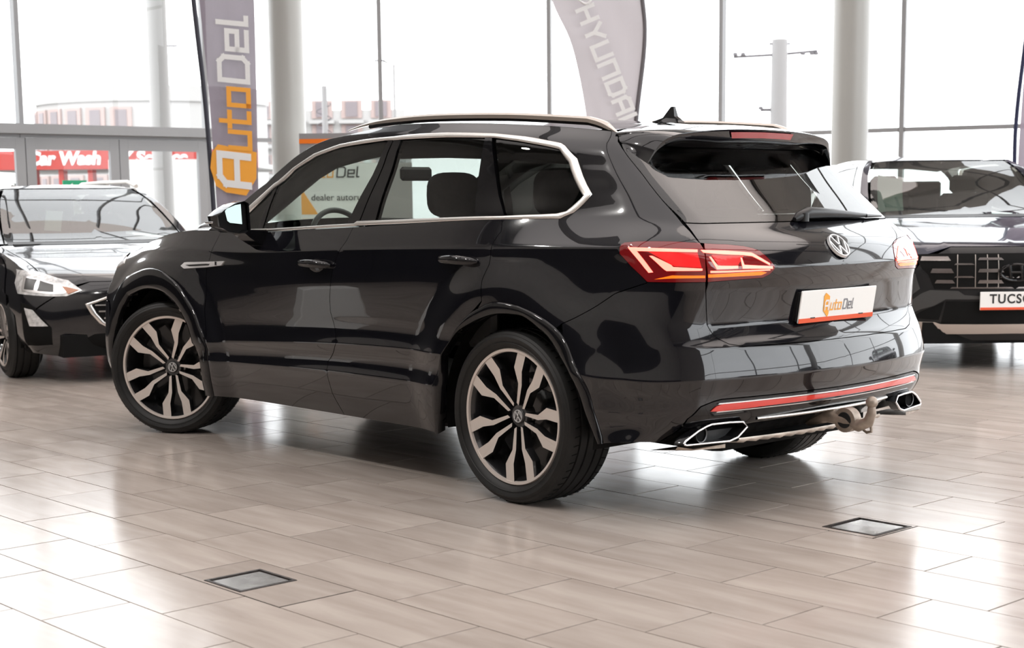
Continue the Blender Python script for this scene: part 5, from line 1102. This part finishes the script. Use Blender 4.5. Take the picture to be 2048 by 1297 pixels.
        vlo, vhi = min(p[1] for p in GR1), max(p[1] for p in GR1)
        for f in (.22, .40, .58, .76):
            v_ = vlo+(vhi-vlo)*f; sx = np.interp(v_, *zip(*sorted([(p[1], p[0]) for p in GR1])))-.10
            panel('grille_bar', [(-1.5, v_-.05), (-1.5, v_+.05), (sx, v_+.04), (sx, v_-.04)], M['chrome'], gr, off=.012, both=True, **q)
        panel('lower_intake', [(-1.5, .55), (-1.5, 1.75), (-.84, 1.54), (-.55, .68), (-.60, .5)], M['shadow'], root, off=.003, both=True, **q)
        panel('lip_line', [(-1.5, .38), (-1.5, .46), (-.6, .46), (-.5, .38)], M['satin'], root, off=.006, both=True, **q)
    else:
        gr = panel('grille', GR2, M['shadow'], root, off=.003, both=True, **q)
        for (a0, a1, v0, v1, nm, mm) in SL2:
            for mi in (0, 1): panel(nm, [(a0, v0), (a0+.03, v1), (a1-.02, v1), (a1, v0)], mm, gr, off=.010, mir=mi, **q)
        for sx in (-1.32, -1.20, -1.07, -.88):
            for mi in (0, 1): panel('grille_strut', [(sx, 3.0), (sx, 4.5), (sx+.008, 4.5), (sx+.008, 3.0)], M['rail'], gr, off=.006, mir=mi, **q)
        for mi in (0, 1):
            panel('bumper_wing', WG2, M['rimgrey'], root, off=.012, mir=mi, **q)
            panel('headlamp', [(-.27, 3.55), (-.39, 3.56), (-.483, 2.93), (-.29, 2.55)], M['rimgrey'], root, off=.008, mir=mi, **q)
            panel('bumper_recess', [(-.33, 1.45), (-.62, 2.05), (-.74, 2.3), (-.69, 1.35)], M['shadow'], root, off=.004, mir=mi, **q)
        panel('lower_grille', [(-1.5, 1.2), (-1.5, 2.32), (-.758, 2.32), (-.713, 1.17)], M['shadow'], root, off=.004, both=True, **q)
        panel('skid_plate', [(-1.5, .57), (-1.5, 1.15), (-.713, 1.14), (-.646, 1.25), (-.323, 1.28), (-.2, .9), (-.53, .5), (-.66, .515)], mat('satin_silver_skid', (.52, .46, .42), .4, .6), root, off=.014, both=True, **q)
        em_ = MB().tube([(0, .115*math.cos(a), .06*math.sin(a)) for a in np.linspace(0, 2*math.pi, 25)], .010, 8, False).tube([(0, -.05, -.04), (0, -.035, .04)], .010, 6).tube([(0, .05, .04), (0, .035, -.04)], .010, 6).tube([(0, -.045, .0), (0, .045, .0)], .010, 6).lathe([(0, -.012), (.5, -.012)], 4, 'x').build('emblem', M['gloss'], gr) if False else MB().tube([(0, .115*math.cos(a), .06*math.sin(a)) for a in np.linspace(0, 2*math.pi, 25)], .011, 8, False).tube([(0, -.05, -.05), (0, -.035, .05)], .011, 6).tube([(0, .05, .05), (0, .035, -.05)], .011, 6).tube([(0, -.045, .0), (0, .045, .0)], .011, 6).build('emblem', M['gloss'], gr)
        em_.location = (-.915, 0, .735)
        p_ = plate(root, (-.915, 0, .525), (0, -1, 0), (0, 0, 1), .53, .135)
        t_ = text_mesh('print', 'TUCSON', .10, M['black'], p_, .0008, 0, .0022, 1.15); t_.location = (0, .012, .0095)
        xs_ = [v.co.x for v in t_.data.vertices]; w_ = max(xs_)-min(xs_)
        for v in t_.data.vertices: v.co.x *= .385/w_; v.co.y *= .95
    # paper sheets behind the windscreen, on the side nearest the left of the picture (local +y side after turning)
    sheet, m_ = ([(-.974, 9.44), (-1.21, 9.39), (-1.044, 8.52), (-.832, 8.58)], mat('pale_paper', (.85, .90, .86), .7)) if hatch else ([(-.438, 9.92), (-.82, 9.65), (-.70, 8.34), (-.26, 8.27)], mat('pale_green_paper', (.75, .95, .84), .7))
    panel('paper_sheet', sheet, m_, root, off=-.006, skirt=0, sh=sh, dens=1, tol=.01)
    MB().box((3.45, 0, 1.0), (.06, 1.2, .9), 0, .02).build('rear_panel', M['interior'], root); grid_obj('headliner', [[(p[0], p[1]*.95, p[2]-.03) for p in r_[::3]] for r_ in G[1:]], M['interior'], root)
    return sh, root
PAPER_MIR = 0
HL1 = [(.54, 5.25), (-.09, 5.43), (-.569, 5.05), (-.716, 4.24), (-.553, 3.83), (-.07, 3.79), (.508, 3.69), (.546, 4.28)]
HL1i = [(.40, 4.90), (-.09, 4.97), (-.50, 4.72), (-.60, 4.28), (-.52, 3.98), (-.07, 3.94), (.36, 3.88)]; HL1a = [(-.50, 4.6), (-.68, 4.27), (-.57, 3.95)]
HLd = [[(.30, 4.80), (.02, 4.86), (.05, 4.1), (.28, 4.05)], [(-.06, 4.86), (-.34, 4.70), (-.36, 4.1), (-.04, 4.1)]]
FG1 = [(.29, 2.92), (.058, 2.88), (-.252, 2.026), (.169, 1.886)]; FG1b = [(.40, 3.2), (.05, 3.1), (-.32, 1.95), (-.32, .9), (.05, .7), (.42, .6)]
GR1 = [(-1.121, 4.10), (-1.013, 3.84), (-.748, 3.31), (-.808, 2.72), (-.894, 2.16), (-.954, 1.99)]
GR2 = [(-1.5, 2.93), (-1.5, 4.58), (-.75, 4.57), (-.32, 4.5), (-.57, 3.54), (-.636, 2.94)]
dk = mat('dark_chrome_slat', (.30, .27, .26), .25, .9)
SL2 = [(-.805, -.48, 4.14, 4.38, 'running_lamp', dk), (-.84, -.595, 3.60, 3.78, 'running_lamp', dk), (-.853, -.64, 3.18, 3.32, 'running_lamp', dk)]
SL2 += [(-1.06, -.84, v_, v_+.07, 'grille_slat', dk) for v_ in (3.93, 3.41)]+[(-1.375, -1.09, v_, v_+.14, 'grille_slat', dk) for v_ in (4.17, 3.63, 3.18)]+[(-1.49, -1.33, 3.40, 3.47, 'grille_slat', dk), (-1.49, -.80, 2.96, 3.03, 'grille_slat', dk)]
WG2 = [(-.297, 2.29), (-.593, 2.884), (-.888, 2.842), (-.955, 2.636), (-1.122, 2.585), (-1.112, 2.431), (-.757, 2.426), (-.639, 2.109), (-.3, 1.642)]
SH1, FOC = build_bg('hatch'); SH2, TUC = build_bg('suv')
# white van outside
vn = empty('white_van', (18.9, -8.4, 0), math.radians(150), 'white van parked outside beyond the glass doors', 'van')
MB().prism([(-2.2, .35), (-2.3, .9), (-2.1, 1.15), (-1.4, 1.9), (-1.0, 2.0), (2.4, 2.0), (2.5, .35)], -.9, .9, lambda a, b, h: (a, h, b)).build('body', M['platew'], vn, 30)
MB().prism([(-2.06, 1.2), (-1.42, 1.85), (-1.36, 1.85), (-1.95, 1.2)], -.75, .75, lambda a, b, h: (a-.02, h, b)).build('windscreen', M['gloss'], vn)
for sy in (1, -1):
    MB().prism([(-1.75, 1.2), (-1.35, 1.75), (-.7, 1.8), (-.7, 1.2)], .905*sy, .91*sy, lambda a, b, h: (a, h, b)).build('side_window', M['gloss'], vn)
    for x_ in (-1.5, 1.6): MB().lathe([(0, .10), (.22, .10), (.32, .08), (.32, -.1), (0, -.1)], 24, 'y', (x_, .84*sy, .32)).build('wheel', M['tyre'], vn, 40)

for i, (x, y, a) in enumerate(((-8.0, -6.6, 25), (-9.6, -4.0, 20), (-4.4, -9.3, 60))):
    c = copy_tree(TUC); c.location = (x, y, 0); c.rotation_euler[2] = math.radians(a+180); c['label'] = ['parked dark crossover car mirrored in the middle of the rear bumper', 'parked dark crossover car mirrored near the left end of the rear bumper', 'parked dark crossover car mirrored near the right end of the rear bumper'][i]
